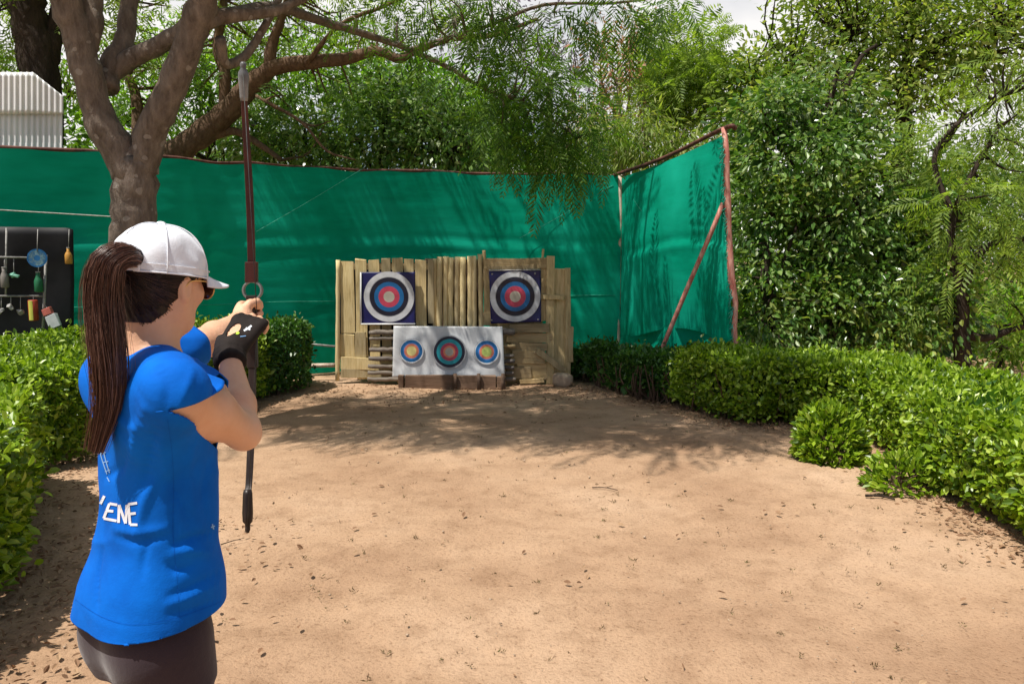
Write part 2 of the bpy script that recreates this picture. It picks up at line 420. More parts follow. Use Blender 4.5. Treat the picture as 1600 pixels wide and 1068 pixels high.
M['bow_red'] = noisy('bow_wood_red', (0.040, 0.010, 0.008), (0.085, 0.022, 0.016), 10, 0.4, (4, 4, 0.3), 0.1)
M['bow_dark'] = noisy('bow_dark', (0.016, 0.011, 0.010), (0.040, 0.028, 0.024), 14, 0.4, (4, 4, 0.4), 0.1)
M['bow_grey'] = noisy('bow_tip_grey', (0.10, 0.10, 0.10), (0.24, 0.24, 0.23), 14, 0.4, (1, 1, 1), 0.1)
M['string'] = noisy('bow_string', (0.03, 0.03, 0.03), (0.06, 0.06, 0.05), 30, 0.7)

# ------------------------------------------------------------------ ground
def axis_pts(lo, hi, step, far):
    a = np.arange(lo, hi + 1e-6, step)
    g = [hi]
    while g[-1] < far: g.append(g[-1] + max(step, (g[-1] - hi) * 0.5 + step))
    h = [lo]
    while h[-1] > -far: h.append(h[-1] - max(step, (lo - h[-1]) * 0.5 + step))
    return np.concatenate([h[:0:-1], a, g[1:]])
gx = axis_pts(-5, 5.5, 0.05, 160); gy = axis_pts(0.6, 11, 0.05, 200)
GX, GY = np.meshgrid(gx, gy, indexing='ij')
P2 = np.stack([GX.ravel(), GY.ravel()], 1)
gz = 0.012 * snoise(P2, 1, 1.6) + 0.006 * snoise(P2, 2, 6) + 0.004 * snoise(P2, 3, 17)
fall = np.clip(1 - (np.maximum(np.abs(P2[:, 0]) - 5, 0) + np.maximum(P2[:, 1] - 11, 0)) / 3, 0, 1)
gz = gz * fall - 0.01
def quad_grid(a, b):
    i, j = np.meshgrid(np.arange(a - 1), np.arange(b - 1), indexing='ij'); q = (i * b + j).ravel()
    return np.stack([q, q + b, q + b + 1, q + 1], 1)
ground = np_mesh('ground', np.column_stack([P2, gz]), quad_grid(len(gx), len(gy)), M['dirt'])
tag(ground, kind='structure')

# ------------------------------------------------------------------ leaves
def leaf_mesh(name, P, D, N, L, W, mat, parent=None, six=False, fold=0.15):
    D = nrm(D); S = nrm(np.cross(D, N)); U = np.cross(S, D)
    n = len(P); L = np.broadcast_to(L, n)[:, None]; W = np.broadcast_to(W, n)[:, None]
    i = np.arange(n)[:, None]
    if six:
        up = U * W * fold
        co = np.stack([P, P + D * L * .32 + S * W * .5 + up, P + D * L * .68 + S * W * .42 + up, P + D * L - U * L * .06,
                       P + D * L * .68 - S * W * .42 + up, P + D * L * .32 - S * W * .5 + up], 1).reshape(-1, 3)
        f = np.concatenate([i * 6 + np.array([[0, 1, 2, 3]]), i * 6 + np.array([[0, 3, 4, 5]])], 0)
    else:
        co = np.stack([P, P + D * L * .45 + S * W * .5, P + D * L, P + D * L * .45 - S * W * .5], 1).reshape(-1, 3)
        f = i * 4 + np.array([[0, 1, 2, 3]])
    return np_mesh(name, co, f, mat, parent, smooth=False)

def fronds(rng, P, D, N, L, pairs=9, wid=0.055, plen=0.34, droop=0.25):
    """pinnate fronds -> leaf arrays"""
    n = len(P); D = nrm(D); S = nrm(np.cross(D, N)); U = np.cross(S, D)
    t = np.linspace(0.12, 1.0, pairs)
    prof = np.sin(np.pi * (0.12 + 0.80 * t)) ** 0.7
    ps, ds, ns, ls = [], [], [], []
    for side in (-1, 1):
        for k in range(pairs):
            b = P + D * (L * t[k])[:, None]; b[:, 2] -= droop * L * t[k] ** 2
            dd = S * side * 0.85 + D * 0.55 + rng.normal(0, .08, (n, 3)); dd[:, 2] -= 0.25 + droop * t[k]
            ps.append(b); ds.append(dd); ns.append(U + rng.normal(0, .15, (n, 3))); ls.append(L * plen * prof[k])
    ls = np.concatenate(ls)
    return np.concatenate(ps), np.concatenate(ds), np.concatenate(ns), ls, wid * np.concatenate([L] * (2 * pairs))

def unit(rng, n): return nrm(rng.normal(size=(n, 3)))

def clumps(rng, ells, dens):
    """clump centres in ellipsoids, biased to the outside. ells: (centre, radii[, weight])"""
    C, R, E = [], [], []
    for k, e in enumerate(ells):
        c, r = np.array(e[0]), np.array(e[1]); w = e[2] if len(e) > 2 else 1.0
        n = max(3, int(dens * w * (r[0] * r[1] + r[1] * r[2] + r[0] * r[2])))
        u = unit(rng, n); rho = rng.uniform(0.25, 1.0, n) ** 0.55
        rho *= 1 + 0.18 * snoise(u, int(rng.integers(1e6)), 3.0)
        C.append(c + u * r * rho[:, None]); R.append(u); E.append(np.full(n, k))
    return np.concatenate(C), np.concatenate(R), np.concatenate(E)

def crown(name, rng, ells, mat, parent, dens=14, per=26, spread=0.22, size=(0.09, 0.14), wr=0.45, droop=0.3, six=False,
          frond=False, flen=(0.3, 0.5), pairs=9, wid=0.055, fdroop=0.25, upb=0.8, limbs=None, twig=None):
    C, R, _ = clumps(rng, ells, dens)
    n = len(C)
    cn = rng.integers(int(per * 0.5), int(per * 1.4) + 1, n)
    idx = np.repeat(np.arange(n), cn); m = len(idx)
    off = rng.normal(size=(m, 3)) * spread * np.array([1, 1, 0.6])
    P = C[idx] + off
    D = nrm(off) * 0.7 + R[idx] * 0.5 + rng.normal(0, .35, (m, 3)); D[:, 2] -= droop
    N = rng.normal(0, .55, (m, 3)); N[:, 2] += upb
    if frond:
        L = rng.uniform(flen[0], flen[1], m)
        P, D, N, L, W = fronds(rng, P, D, N, L, pairs, wid, 0.34, fdroop)
    else:
        L = rng.uniform(size[0], size[1], m) * rng.choice([1, 1, 1, .7], m); W = L * wr * rng.uniform(.8, 1.2, m)
    if twig is not None and limbs is not None:
        LP = np.vstack([np.asarray(l)[:, :3] for l in limbs])
        for c in C:
            if rng.random() > twig[1]: continue
            d = np.linalg.norm(LP - c, axis=1); a = LP[np.argmin(d)]
            md = (a + c) / 2 + rng.normal(0, .08, 3) * d.min() + V(0, 0, -0.05 * d.min())
            pts = catmull([a, md, c], 4)
            twig[0].tube(pts, np.linspace(0.018 + 0.004 * d.min(), 0.005, len(pts)), 4, cap=False)
    return leaf_mesh(name, P, D, N, L, W, mat, parent, six)

def limb(pts, n=5):
    """rows x,y,z,r -> smooth rows"""
    return catmull(pts, n)
def px_limb(rows, n=5):
    return limb([list(at(a, b, Y)) + [r] for a, b, Y, r in rows], n)
def ell(px, py, Y, rx, ry, dep, w=1.0):
    return (at(px, py, Y), V(rx * Y / FPX, dep, ry * Y / FPX), w)
def wood(name, rng, limbs, mat, parent, extra=None, seg=10):
    mb = extra or MB()
    for l in limbs:
        l = np.asarray(l); r = l[:, 3] * (1 + 0.025 * rng.normal(size=len(l)))
        mb.tube(l[:, :3] + rng.normal(0, .05, (len(l), 3)) * l[:, 3:4], r, seg, cap=True, wob=0.035, rng=rng)
    return mb.build(name, mat, parent, smooth=True)

# ------------------------------------------------------------------ hedges
def hedge(label, front, back, hts, seed, dens=2600, size=(0.036, 0.070), mat='lf_hedge', cat='hedge', group=None, lump=0.05, name='hedge', stems=26, under=0.10):
    """front/back: ground polylines (n,2) matched point by point; hts: n heights"""
    rng = np.random.default_rng(seed)
    F = catmull(np.column_stack([front, np.zeros(len(front)), hts]), 8); B = catmull(np.column_stack([back, np.zeros(len(front)), hts]), 8)
    n = len(F)
    root = empty(name, (float(F[:, 0].mean() + B[:, 0].mean()) / 2, float(F[:, 1].mean() + B[:, 1].mean()) / 2, 0), label, cat, group)
    # arc length sampling
    seglen = np.linalg.norm(np.diff((F[:, :2] + B[:, :2]) / 2, axis=0), axis=1); s = np.concatenate([[0], np.cumsum(seglen)])
    def interp(A, t): return np.column_stack([np.interp(t, s, A[:, k]) for k in range(A.shape[1])])
    width = np.linalg.norm(F[:, :2] - B[:, :2], axis=1).mean(); H = np.mean(hts); per = 2 * H + width
    K = int(dens * s[-1] * per)
    t = rng.uniform(0, s[-1], K); u = rng.uniform(0, 1, K) * per
    f = interp(F, t); b = interp(B, t); h = f[:, 3]
    prof = np.zeros((K, 2)); nn = np.zeros((K, 2))      # (across 0 front..1 back, z)
    onf = u < H; onb = u > H + width; ont = ~onf & ~onb
    prof[onf] = np.column_stack([np.zeros(onf.sum()), u[onf] / H]); nn[onf] = (-1, 0.1)
    prof[onb] = np.column_stack([np.ones(onb.sum()), (u[onb] - H - width) / H]); nn[onb] = (1, 0.1)
    prof[ont] = np.column_stack([(u[ont] - H) / width, np.ones(ont.sum())]); nn[ont] = (0, 1)
    rad = 0.16                                          # round the shoulders
    a = prof[:, 0] * width; z = prof[:, 1] * h
    ed = np.minimum(a, width - a); top = h - z
    z = np.where(ont & (ed < rad), h - (rad - np.sqrt(np.maximum(rad ** 2 - (rad - ed) ** 2, 0))) * 0.8, z)
    a = np.where(onf & (top < rad), rad - np.sqrt(np.maximum(rad ** 2 - (rad - top) ** 2, 0)), a)
    a = np.where(onb & (top < rad), width - rad + np.sqrt(np.maximum(rad ** 2 - (rad - top) ** 2, 0)), a)
    a = np.where(onf, a + 0.10 * np.clip(1 - z / (0.35 * h), 0, 1), a)
    A = (a / width)[:, None]
    P = np.column_stack([f[:, :2] * (1 - A) + b[:, :2] * A, np.maximum(z, under * rng.uniform(0.3, 2.0, K))])
    ac = nrm(b[:, :2] - f[:, :2]); Nn = np.column_stack([ac * nn[:, :1], nn[:, 1]])
    # ends: push leaves near the ends into a rounded face
    depth = np.abs(rng.normal(0, 0.055, K)) + 0.0
    lumpv = lump * snoise(P, seed + 5, 4.5) + lump * 0.7 * snoise(P, seed + 6, 11)
    P = P + Nn * (lumpv - depth)[:, None] + rng.normal(0, .012, (K, 3))
    # end caps
    for (tt, sgn) in ((0.0, -1), (s[-1], 1)):
        k = int(dens * width * H); q = rng.uniform(0, 1, (k, 2)); ff = interp(F, np.full(k, tt)); bb = interp(B, np.full(k, tt))
        pe = np.column_stack([ff[:, :2] * (1 - q[:, :1]) + bb[:, :2] * q[:, :1], np.maximum(q[:, 1] * ff[:, 3] * 0.98, under)])
        ac2 = nrm(bb[:, :2] - ff[:, :2]); ne = np.column_stack([ac2[:, 1], -ac2[:, 0], np.full(k, .1)])
        mid = interp(F, np.full(k, np.clip(tt - sgn * 0.3, 0, s[-1])))[:, :2] - ff[:, :2]
        ne[:, :2] *= -np.sign((ne[:, :2] * mid).sum(1, keepdims=True))
        bulge = 0.16 * np.sin(np.pi * q[:, 0]) + 0.05 * snoise(pe, seed + 9, 6) - np.abs(rng.normal(0, .05, k))
        P = np.vstack([P, pe + ne * bulge[:, None]]); Nn = np.vstack([Nn, ne])
    # sprigs sticking out
    kk = len(P); spr = rng.random(kk) < 0.05; P[spr] += Nn[spr] * rng.uniform(0.02, 0.10, (spr.sum(), 1))
    D = Nn * 0.55 + rng.normal(0, .55, (kk, 3)); D[:, 2] += 0.15
    N = Nn * 0.7 + rng.normal(0, .45, (kk, 3)); N[:, 2] += 0.55
    L = rng.uniform(size[0], size[1], kk)
    leaf_mesh('foliage', P, D, N, L, L * rng.uniform(.45, .62, kk), M[mat], root, six=True)
    # woody stems and dark leaves standing in for the shaded mass inside
    mb = MB()
    for k in range(stems):
        tt = rng.uniform(0, s[-1]); aa = rng.uniform(0.10, 0.5)
        p = interp(F, [tt])[0]; q = interp(B, [tt])[0]
        base = V(*(p[:2] * (1 - aa) + q[:2] * aa), -0.02)
        for j in range(3):
            e = base + V(rng.normal(0, .10), rng.normal(0, .10), p[3] * rng.uniform(.5, .85))
            mb.tube(catmull([base, (base + e) / 2 + rng.normal(0, .035, 3), e], 3), np.linspace(.013, .005, 7), 5, cap=False)
    mb.build('stems', M['bark_warm'], root, smooth=True)['kind'] = 'stuff'
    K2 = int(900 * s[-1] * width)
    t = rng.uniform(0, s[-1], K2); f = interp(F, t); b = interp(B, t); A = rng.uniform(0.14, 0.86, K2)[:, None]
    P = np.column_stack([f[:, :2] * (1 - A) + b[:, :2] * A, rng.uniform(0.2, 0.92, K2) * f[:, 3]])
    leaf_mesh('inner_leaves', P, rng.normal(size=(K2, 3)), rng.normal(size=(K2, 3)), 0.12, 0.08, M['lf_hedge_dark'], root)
    return root

# right hand hedge: far dark stretch, then the long stretch that comes to the camera
rf = [gnd(1075, 641)[:2], gnd(1150, 662)[:2], gnd(1232, 664)[:2], gnd(1330, 680)[:2], gnd(1400, 716)[:2], gnd(1440, 765)[:2], gnd(1520, 806)[:2], gnd(1610, 862)[:2], (3.15, 3.5)]
rb = [at(1085, 545, 8.9)[:2], at(1160, 548, 8.75)[:2], at(1250, 556, 8.4)[:2], at(1340, 566, 8.0)[:2], at(1440, 577, 7.5)[:2], at(1530, 588, 7.0)[:2], at(1620, 600, 6.5)[:2], (4.75, 5.9), (5.2, 4.7)]
hedge('long clipped bright green hedge curving along the right edge of the dirt', rf, rb,
      [0.60, 0.60, 0.60, 0.60, 0.60, 0.60, 0.60, 0.60, 0.60], 11, dens=3700, stems=60)
ff = [gnd(938, 606)[:2] + V(0, .1), gnd(985, 622)[:2], gnd(1030, 630)[:2], gnd(1072, 634)[:2]]
fb = [at(925, 545, 10.1)[:2], at(980, 545, 9.7)[:2], at(1030, 545, 9.4)[:2], at(1085, 546, 9.1)[:2]]
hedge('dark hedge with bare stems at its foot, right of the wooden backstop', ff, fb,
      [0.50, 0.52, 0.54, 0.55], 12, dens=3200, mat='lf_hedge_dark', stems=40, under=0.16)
lf = [at(395, 640, 8.6)[:2] + V(-.05, 0), at(325, 640, 8.2)[:2], gnd(232, 690)[:2], gnd(140, 738)[:2], gnd(70, 742)[:2]]
lb = [(-3.5, 10.4), (-4.4, 9.4), (-5.0, 8.6), (-5.2, 7.8), (-5.2, 7.0)]
lf = [(-2.72, 9.1), (-2.95, 8.2), (-3.15, 7.2), (-3.25, 6.3), (-3.45, 5.85)]
lb = [(-3.9, 10.0), (-4.5, 8.75), (-5.2, 8.2), (-5.9, 7.4), (-6.3, 6.6)]
hedge('green hedge on the left behind the archer, in front of the black hanging board', lf, lb,
      [0.80, 0.80, 0.79, 0.78, 0.77], 13, dens=2600, stems=40)
lf2 = [(-3.22, 5.35), (-2.92, 4.8), (-2.62, 4.2), (-2.42, 3.7), (-2.25, 3.1), (-2.2, 2.5)]
lb2 = [(-4.6, 5.7), (-4.6, 5.0), (-4.5, 4.3), (-4.4, 3.7), (-4.3, 3.1), (-4.3, 2.5)]
hedge('nearest hedge at the left edge, bright leaved and cut off by the frame', lf2, lb2,
      [0.72, 0.76, 0.78, 0.78, 0.78, 0.78], 14, dens=3400, size=(0.04, 0.072), stems=40)
hedge('low dark shrub beyond the bow at the far left of the range', [(-2.45, 9.55), (-2.55, 9.2), (-2.75, 8.9)], [(-3.0, 10.2), (-3.5, 9.9), (-3.7, 9.4)],
      [0.80, 0.84, 0.80], 15, dens=1800, mat='lf_hedge_dark', stems=14, name='shrub', cat='shrub')
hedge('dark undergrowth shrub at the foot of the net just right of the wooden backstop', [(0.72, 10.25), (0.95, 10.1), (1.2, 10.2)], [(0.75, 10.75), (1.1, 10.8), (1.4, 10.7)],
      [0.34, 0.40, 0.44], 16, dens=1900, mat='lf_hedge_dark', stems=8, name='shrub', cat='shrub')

def bush(label, c, r, seed, n, mat, size, name='bush', cat='bush'):
    rng = np.random.default_rng(seed)
    root = empty(name, (c[0], c[1], 0), label, cat)
    u = unit(rng, n); u[:, 2] = np.abs(u[:, 2]) * 1.0 - 0.12
    u = nrm(u); rho = 1 - np.abs(rng.normal(0, .16, n)); rho *= 1 + 0.20 * snoise(u, seed, 4)
    P = np.array([c[0], c[1], 0.02]) + u * np.array(r) * rho[:, None]; P[:, 2] = np.maximum(P[:, 2], 0.02)
    D = u * .9 + rng.normal(0, .45, (n, 3)); D[:, 2] += .35; N = u * .5 + rng.normal(0, .45, (n, 3)); N[:, 2] += .6
    L = rng.uniform(size[0], size[1], n)
    leaf_mesh('foliage', P, D, N, L, L * .42, M[mat], root, six=True)
    mb = MB()
    for k in range(16):
        d = unit(rng, 1)[0]; d[2] = abs(d[2]) + .5; e = V(c[0], c[1], 0) + d * np.array(r) * .7
        mb.tube(catmull([V(c[0] + d[0] * .03, c[1] + d[1] * .03, -.02), (V(c[0], c[1], 0) + e) / 2 + rng.normal(0, .02, 3), e], 3), np.linspace(.010, .004, 7), 5, cap=False)
    mb.build('stems', M['bark_warm'], root, smooth=True)['kind'] = 'stuff'
    return root
g1 = gnd(1300, 722)
bush('small rounded bush standing alone on the dirt in front of the long right hedge', (g1[0] + .02, g1[1] + .12), (0.27, 0.25, 0.42), 21, 2600, 'lf_hedge', (.045, .085))
g2 = gnd(1408, 770)
bush('low sprawling plant with bluish leaves at the foot of the long right hedge', (g2[0] + .05, g2[1] + .1), (0.24, 0.20, 0.24), 22, 700, 'lf_hedge', (.05, .08), 'plant', 'plant')

# ------------------------------------------------------------------ green net fence
H_NET = 2.75
path = catmull([(-8.2, 6.6), (-6.9, 7.75), tuple(at(0, 235, 8.75)[:2]), tuple(at(250, 250, 9.63)[:2]), tuple(at(400, 262, 10.46)[:2]), tuple(at(700, 274, 11.46)[:2]), tuple(at(970, 277, 11.74)[:2])], 30)
CORNER = V(*path[-1], 0)
fence = empty('net_fence', (CORNER[0], CORNER[1], 0), 'tall green shade net fence on poles, turning a corner at the right', 'fence')
def net_sheet(name, top, bot, nrow, disp, seed):
    n = len(top); t = np.linspace(0, 1, nrow)
    P = top[:, None, :] * (1 - t)[None, :, None] + bot[:, None, :] * t[None, :, None]
    tang = nrm(np.gradient(top[:, :2], axis=0)); N = np.column_stack([tang[:, 1], -tang[:, 0], np.zeros(n)])
    s = np.concatenate([[0], np.cumsum(np.linalg.norm(np.diff(top[:, :2], axis=0), axis=1))])
    Q = P + N[:, None, :] * disp(s[:, None], t[None, :])[:, :, None]
    return np_mesh(name, Q.reshape(-1, 3), quad_grid(n, nrow), M['net'], fence), N
d_ = np.linalg.norm(np.diff(path, axis=0), axis=1); sp = np.concatenate([[0], np.cumsum(d_)])
ss = np.arange(0, sp[-1], 0.04); ss = np.append(ss, sp[-1])
pp = np.column_stack([np.interp(ss, sp, path[:, 0]), np.interp(ss, sp, path[:, 1])])
def back_disp(s, t):
    q = np.stack(np.broadcast_arrays(s * 1.1, t * 9.0), -1).reshape(-1, 2)
    z = 0.006 * snoise(q, 31, 1.6) + 0.003 * snoise(q * V(1.0, 3.0), 32, 2.2) + 0.008 * snoise(q * V(2.5, .35), 33, 2.0)
    z = z.reshape(np.broadcast(s, t).shape)
    return z + 0.05 * np.sin(np.pi * t) * np.sin(s * 1.3) + 0.012 * np.sin((t - .36 + .02 * np.sin(s)) * 60) * np.exp(-((t - .36) / .05) ** 2) + 0.03
topz = H_NET + 0.012 * np.sin(ss * 3.1) + 0.01 * np.sin(ss * 7.3)
net_sheet('net', np.column_stack([pp, topz]), np.column_stack([pp, np.full(len(pp), 0.03)]), 70, back_disp, 1)
# side wing, rising to the outer post
POST_T = at(1130, 207, 8.9); POST_B = at(1149, 548, 8.85)
RAIL_E = at(1150, 200, 8.75)
k = np.linspace(0, 1, 80)[:, None]
ct = V(CORNER[0], CORNER[1], H_NET); topw = ct * (1 - k) + POST_T * k; topw[:, 2] += -0.03 * np.sin(np.pi * k[:, 0]) - .03
cb = V(CORNER[0], CORNER[1], 0.42); botw = cb * (1 - k) + (POST_B + V(0, 0, 0.02)) * k; botw[:, 2] += 0.22 * np.sin(np.pi * k[:, 0] ** 1.6) - 0.10 * k[:, 0] ** 3
def wing_disp(s, t):
    q = np.stack(np.broadcast_arrays(s * 1.0, t * 2.0), -1).reshape(-1, 2)
    z = (0.020 * snoise(q * V(3.2, .5), 41, 2.4) + 0.010 * snoise(q * V(7, .6), 42, 2.2)).reshape(np.broadcast(s, t).shape)
    edge = np.clip(s / .2, 0, 1) * np.clip((3.4 - s) / .3, 0.15, 1)
    return (z * (0.35 + t) + 0.10 * np.sin(np.pi * t) * np.sin(np.pi * np.clip(s / 3.2, 0, 1)) + 0.02 * np.sin((t - .5) * 40) * np.exp(-((t - .5) / .04) ** 2)) * edge
net_sheet('net', topw, botw, 60, wing_disp, 2)
cb2 = V(CORNER[0], CORNER[1], 0.02)
low = botw.copy(); low[:, 2] += 0.02; lowb = low.copy(); lowb[:, 2] = 0.02; low[:, :2] += V(.03, .03); lowb[:, :2] += V(.03, .03)
net_sheet('net', low, lowb, 12, lambda s, t: 0.05 * np.sin(s * 5 + t * 3), 3)
rng = np.random.default_rng(50)
mb = MB()
rp_ = np.column_stack([pp, topz + 0.015])[::12]; mb.tube(rp_, 0.022 + 0.004 * rng.normal(size=len(rp_)), 8); mb.build('top_rail', M['pole_dark'], fence, True)
mb = MB(); mb.tube(catmull([ct + V(-.12, .05, .0), ct * .5 + POST_T * .5 + V(0, 0, -.005), POST_T + V(0, 0, .04), RAIL_E], 6), 0.026, 8); mb.build('top_rail', M['pole_dark'], fence, True)
mb = MB(); mb.tube([V(CORNER[0] - .01, CORNER[1] - .03, z) + V(rng.normal(0, .006), 0, 0) for z in np.linspace(-.05, H_NET + .02, 12)], 0.030, 10); mb.build('post', M['pole_pale'], fence, True)
mb = MB()
d = nrm(POST_B - POST_T); foot = POST_T + d * (POST_T[2] / -d[2] + .05)
mb.tube([POST_T - d * .05 + (foot - POST_T) * q + V(rng.normal(0, .008), 0, 0) + V(0, -.03, 0) for q in np.linspace(0, 1, 12)], 0.034 + .004 * rng.normal(size=12), 10); mb.build('post', M['pole_pink'], fence, True)
mb = MB(); a = at(1130, 318, 8.88); b_ = at(1034, 545, 9.35); b2 = a + (b_ - a) * 1.25
mb.tube(np.linspace(a, b2, 8) + rng.normal(0, .005, (8, 3)), 0.026, 10); mb.build('brace', M['pole_pink'], fence, True)
mb = MB(); a = at(1052, 512, 10.3); mb.tube([a, V(a[0], a[1], -.05)], 0.025, 8); mb.build('post', M['bar'], fence, True)
# back posts that carry the rail
for i in (60, 105, 150, 200, 240):
    if i < len(pp) - 5:
        t_ = nrm(pp[i + 1] - pp[i - 1]); bk = V(-t_[1], t_[0]) * .06
        mb = MB(); mb.tube([V(pp[i][0] + bk[0], pp[i][1] + bk[1], -.05), V(pp[i][0] + bk[0], pp[i][1] + bk[1], H_NET)], 0.03, 8); mb.build('post', M['pole_dark'], fence, True)
def thread(pix, r, m='thread', name='thread'):
    mb = MB(); pts = catmull([at(*p) for p in pix], 5); mb.tube(pts, r, 5); mb.build(name, M[m], fence, True)
thread([(-80, 322, 8.25), (0, 328, 8.58), (100, 334, 8.95), (185, 339, 9.25), (225, 340.5, 9.35)], .007, 'rope', 'rope')
thread([(812, 372, 11.50), (880, 335, 11.60), (958, 289, 11.68)], .003)
thread([(400, 362, 10.28), (480, 316, 10.62), (566, 264, 10.9)], .003)
thread([(990, 312, 11.1), (1040, 385, 10.4), (1090, 460, 9.7), (1140, 530, 8.95)], .003)
for zz in (1.02,):                             # sewn seams between the widths of netting
    q_ = np.column_stack([pp, zz + .02 * np.sin(ss * .9 + zz * 5) + .008 * np.sin(ss * 4.1)])[::6]; t_ = nrm(np.gradient(q_[:, :2], axis=0))
    dd = back_disp(ss[::6][:, None], np.full((1, 1), (H_NET - zz) / (H_NET - .03)))[:, 0]
    q_[:, :2] += np.column_stack([t_[:, 1], -t_[:, 0]]) * (dd + .006)[:, None]
    mb = MB(); mb.tube(q_, .0030, 5); mb.build('seam', M['thread'], fence, True)
mb = MB()                                        # loose lacing along the outer edge of the wing
for q in np.linspace(.03, .97, 46):
    p = POST_T + (POST_B - POST_T) * q + V(-.05, -.02, 0)
    mb.tube(catmull([p, p + V(rng.uniform(.02, .06), -.03, rng.normal(0, .03)), p + V(rng.uniform(-.02, .02), -.02, rng.uniform(-.08, -.02))], 3), .006, 4)
mb.build('lacing', M['thread'], fence, True)

# corrugated sheet standing behind the net at far left
scr = empty('corrugated_sheet_screen', at(40, 235, 9.4), 'white corrugated metal sheets standing above the net at the top left, with a clipped corner', 'metal sheet')
def corr(pix_l, pix_r, top_fn, z_bot_px, Y0, name):
    xs = np.linspace(pix_l, pix_r, 220); co = []; nr = 10
    for x in xs:
        tp, bt = top_fn(x), z_bot_px
        for q in np.linspace(0, 1, nr):
            p = at(x, tp + (bt - tp) * q, Y0 + (x - pix_l) * .0016); p[1] += 0.007 * math.sin(x * 2 * math.pi / 9.0); co.append(p)
    o = np_mesh(name, np.array(co), quad_grid(220, nr), M['galv'], scr)
    sm = o.modifiers.new('thick', 'SOLIDIFY'); sm.thickness = .003
corr(-150, 99, lambda x: 113 + (0 if x < 52 else (x - 52) * .80), 178, 9.40, 'upper_sheet')
corr(-150, 98, lambda x: 174, 262, 9.44, 'lower_sheet')
mb = MB()
for x in (-110, 90):
    a = at(x, 180, 10.0); mb.tube([V(a[0], a[1], -.05), V(a[0], a[1], a[2] + .1)], .03, 8)
mb.build('support_post', M['pole_dark'], scr, True)

# ------------------------------------------------------------------ trees
def tree(name, label, seed, limbs, crowns, bark, group=None, base=None):
    """crowns: list of dicts for crown()"""
    rng = np.random.default_rng(seed)
    b = base if base is not None else np.asarray(limbs[0])[0, :3]
    root = empty(name, (b[0], b[1], 0), label, 'tree', group)
    tw = MB()
    for c in crowns:
        c = dict(c); f = c.pop('twf', 0.5)
        crown('crown', rng, parent=root, limbs=limbs, twig=(tw, f), **c)
    wood('trunk', rng, limbs, M[bark], root, extra=tw)
    return root

# 1 the big forked tree in front of the net
T1 = [
    px_limb([(205, 560, 7.25, .25), (206, 420, 7.2, .205), (209, 330, 7.2, .19), (212, 262, 7.2, .185), (214, 235, 7.2, .15)]),
    px_limb([(212, 300, 7.2, .15), (195, 250, 7.15, .15), (158, 190, 7.1, .135), (138, 120, 7.05, .125), (120, 50, 7.0, .125), (96, -20, 6.9, .12), (60, -130, 6.7, .10), (0, -260, 6.4, .07)]),
    px_limb([(212, 290, 7.2, .14), (232, 220, 7.15, .135), (262, 150, 7.1, .125), (290, 80, 7.05, .12), (312, 20, 7.0, .125), (335, -50, 6.9, .11), (390, -160, 6.7, .08), (470, -300, 6.4, .05)]),
    px_limb([(128, 95, 7.05, .09), (140, 40, 7.1, .11), (145, -20, 7.2, .10), (170, -140, 7.2, .07)]),
    px_limb([(166, 140, 7.2, .10), (172, 105, 7.3, .10), (196, 60, 7.4, .085), (202, 0, 7.5, .075), (215, -90, 7.6, .06)]),
    px_limb([(168, 120, 7.3, .09), (205, 92, 7.3, .085), (265, 62, 7.2, .075), (318, 30, 7.1, .075), (400, 22, 7.3, .05), (450, 10, 7.5, .04), (520, -30, 7.8, .03)]),
    px_limb([(320, 35, 7.0, .07), (372, 20, 7.4, .06), (430, 12, 7.8, .05), (500, 32, 8.2, .042), (590, 60, 8.5, .034), (640, 78, 8.7, .030), (700, 105, 8.9, .026), (760, 140, 9.1, .022), (830, 165, 9.3, .018), (900, 215, 9.4, .012)]),
    px_limb([(345, 60, 7.05, .05), (352, 100, 7.2, .045), (385, 85, 7.4, .04), (420, 30, 7.6, .035), (450, -30, 7.8, .03)]),
    px_limb([(640, 78, 8.7, .024), (700, 60, 8.6, .022), (770, 38, 8.5, .020), (850, 8, 8.4, .017), (960, 5, 8.4, .013), (1060, -8, 8.4, .010)]),
    limb([[-2.9, 6.9, 5.0, .09], [-2.8, 8.4, 5.9, .08], [-2.2, 9.5, 6.3, .07], [-.9, 9.9, 6.2, .055], [.8, 10.0, 6.1, .035], [1.8, 10.2, 6.2, .02]]),
    limb([[-2.8, 8.4, 5.9, .06], [-3.6, 9.5, 6.3, .05], [-4.6, 10.0, 6.5, .03]]), limb([[-2.2, 9.5, 6.3, .05], [-1.2, 9.2, 6.9, .04], [.2, 9.4, 7.2, .025]]),
    px_limb([(335, -50, 6.9, .09), (480, -120, 7.2, .07), (640, -110, 7.6, .05), (800, -60, 8.0, .035), (920, -25, 8.2, .02)]),
]
ferny = dict(mat=M['lf_fern'], frond=True, flen=(.32, .55), pairs=12, wid=.042, fdroop=.30, droop=.40, spread=.16, per=7, upb=1.5)
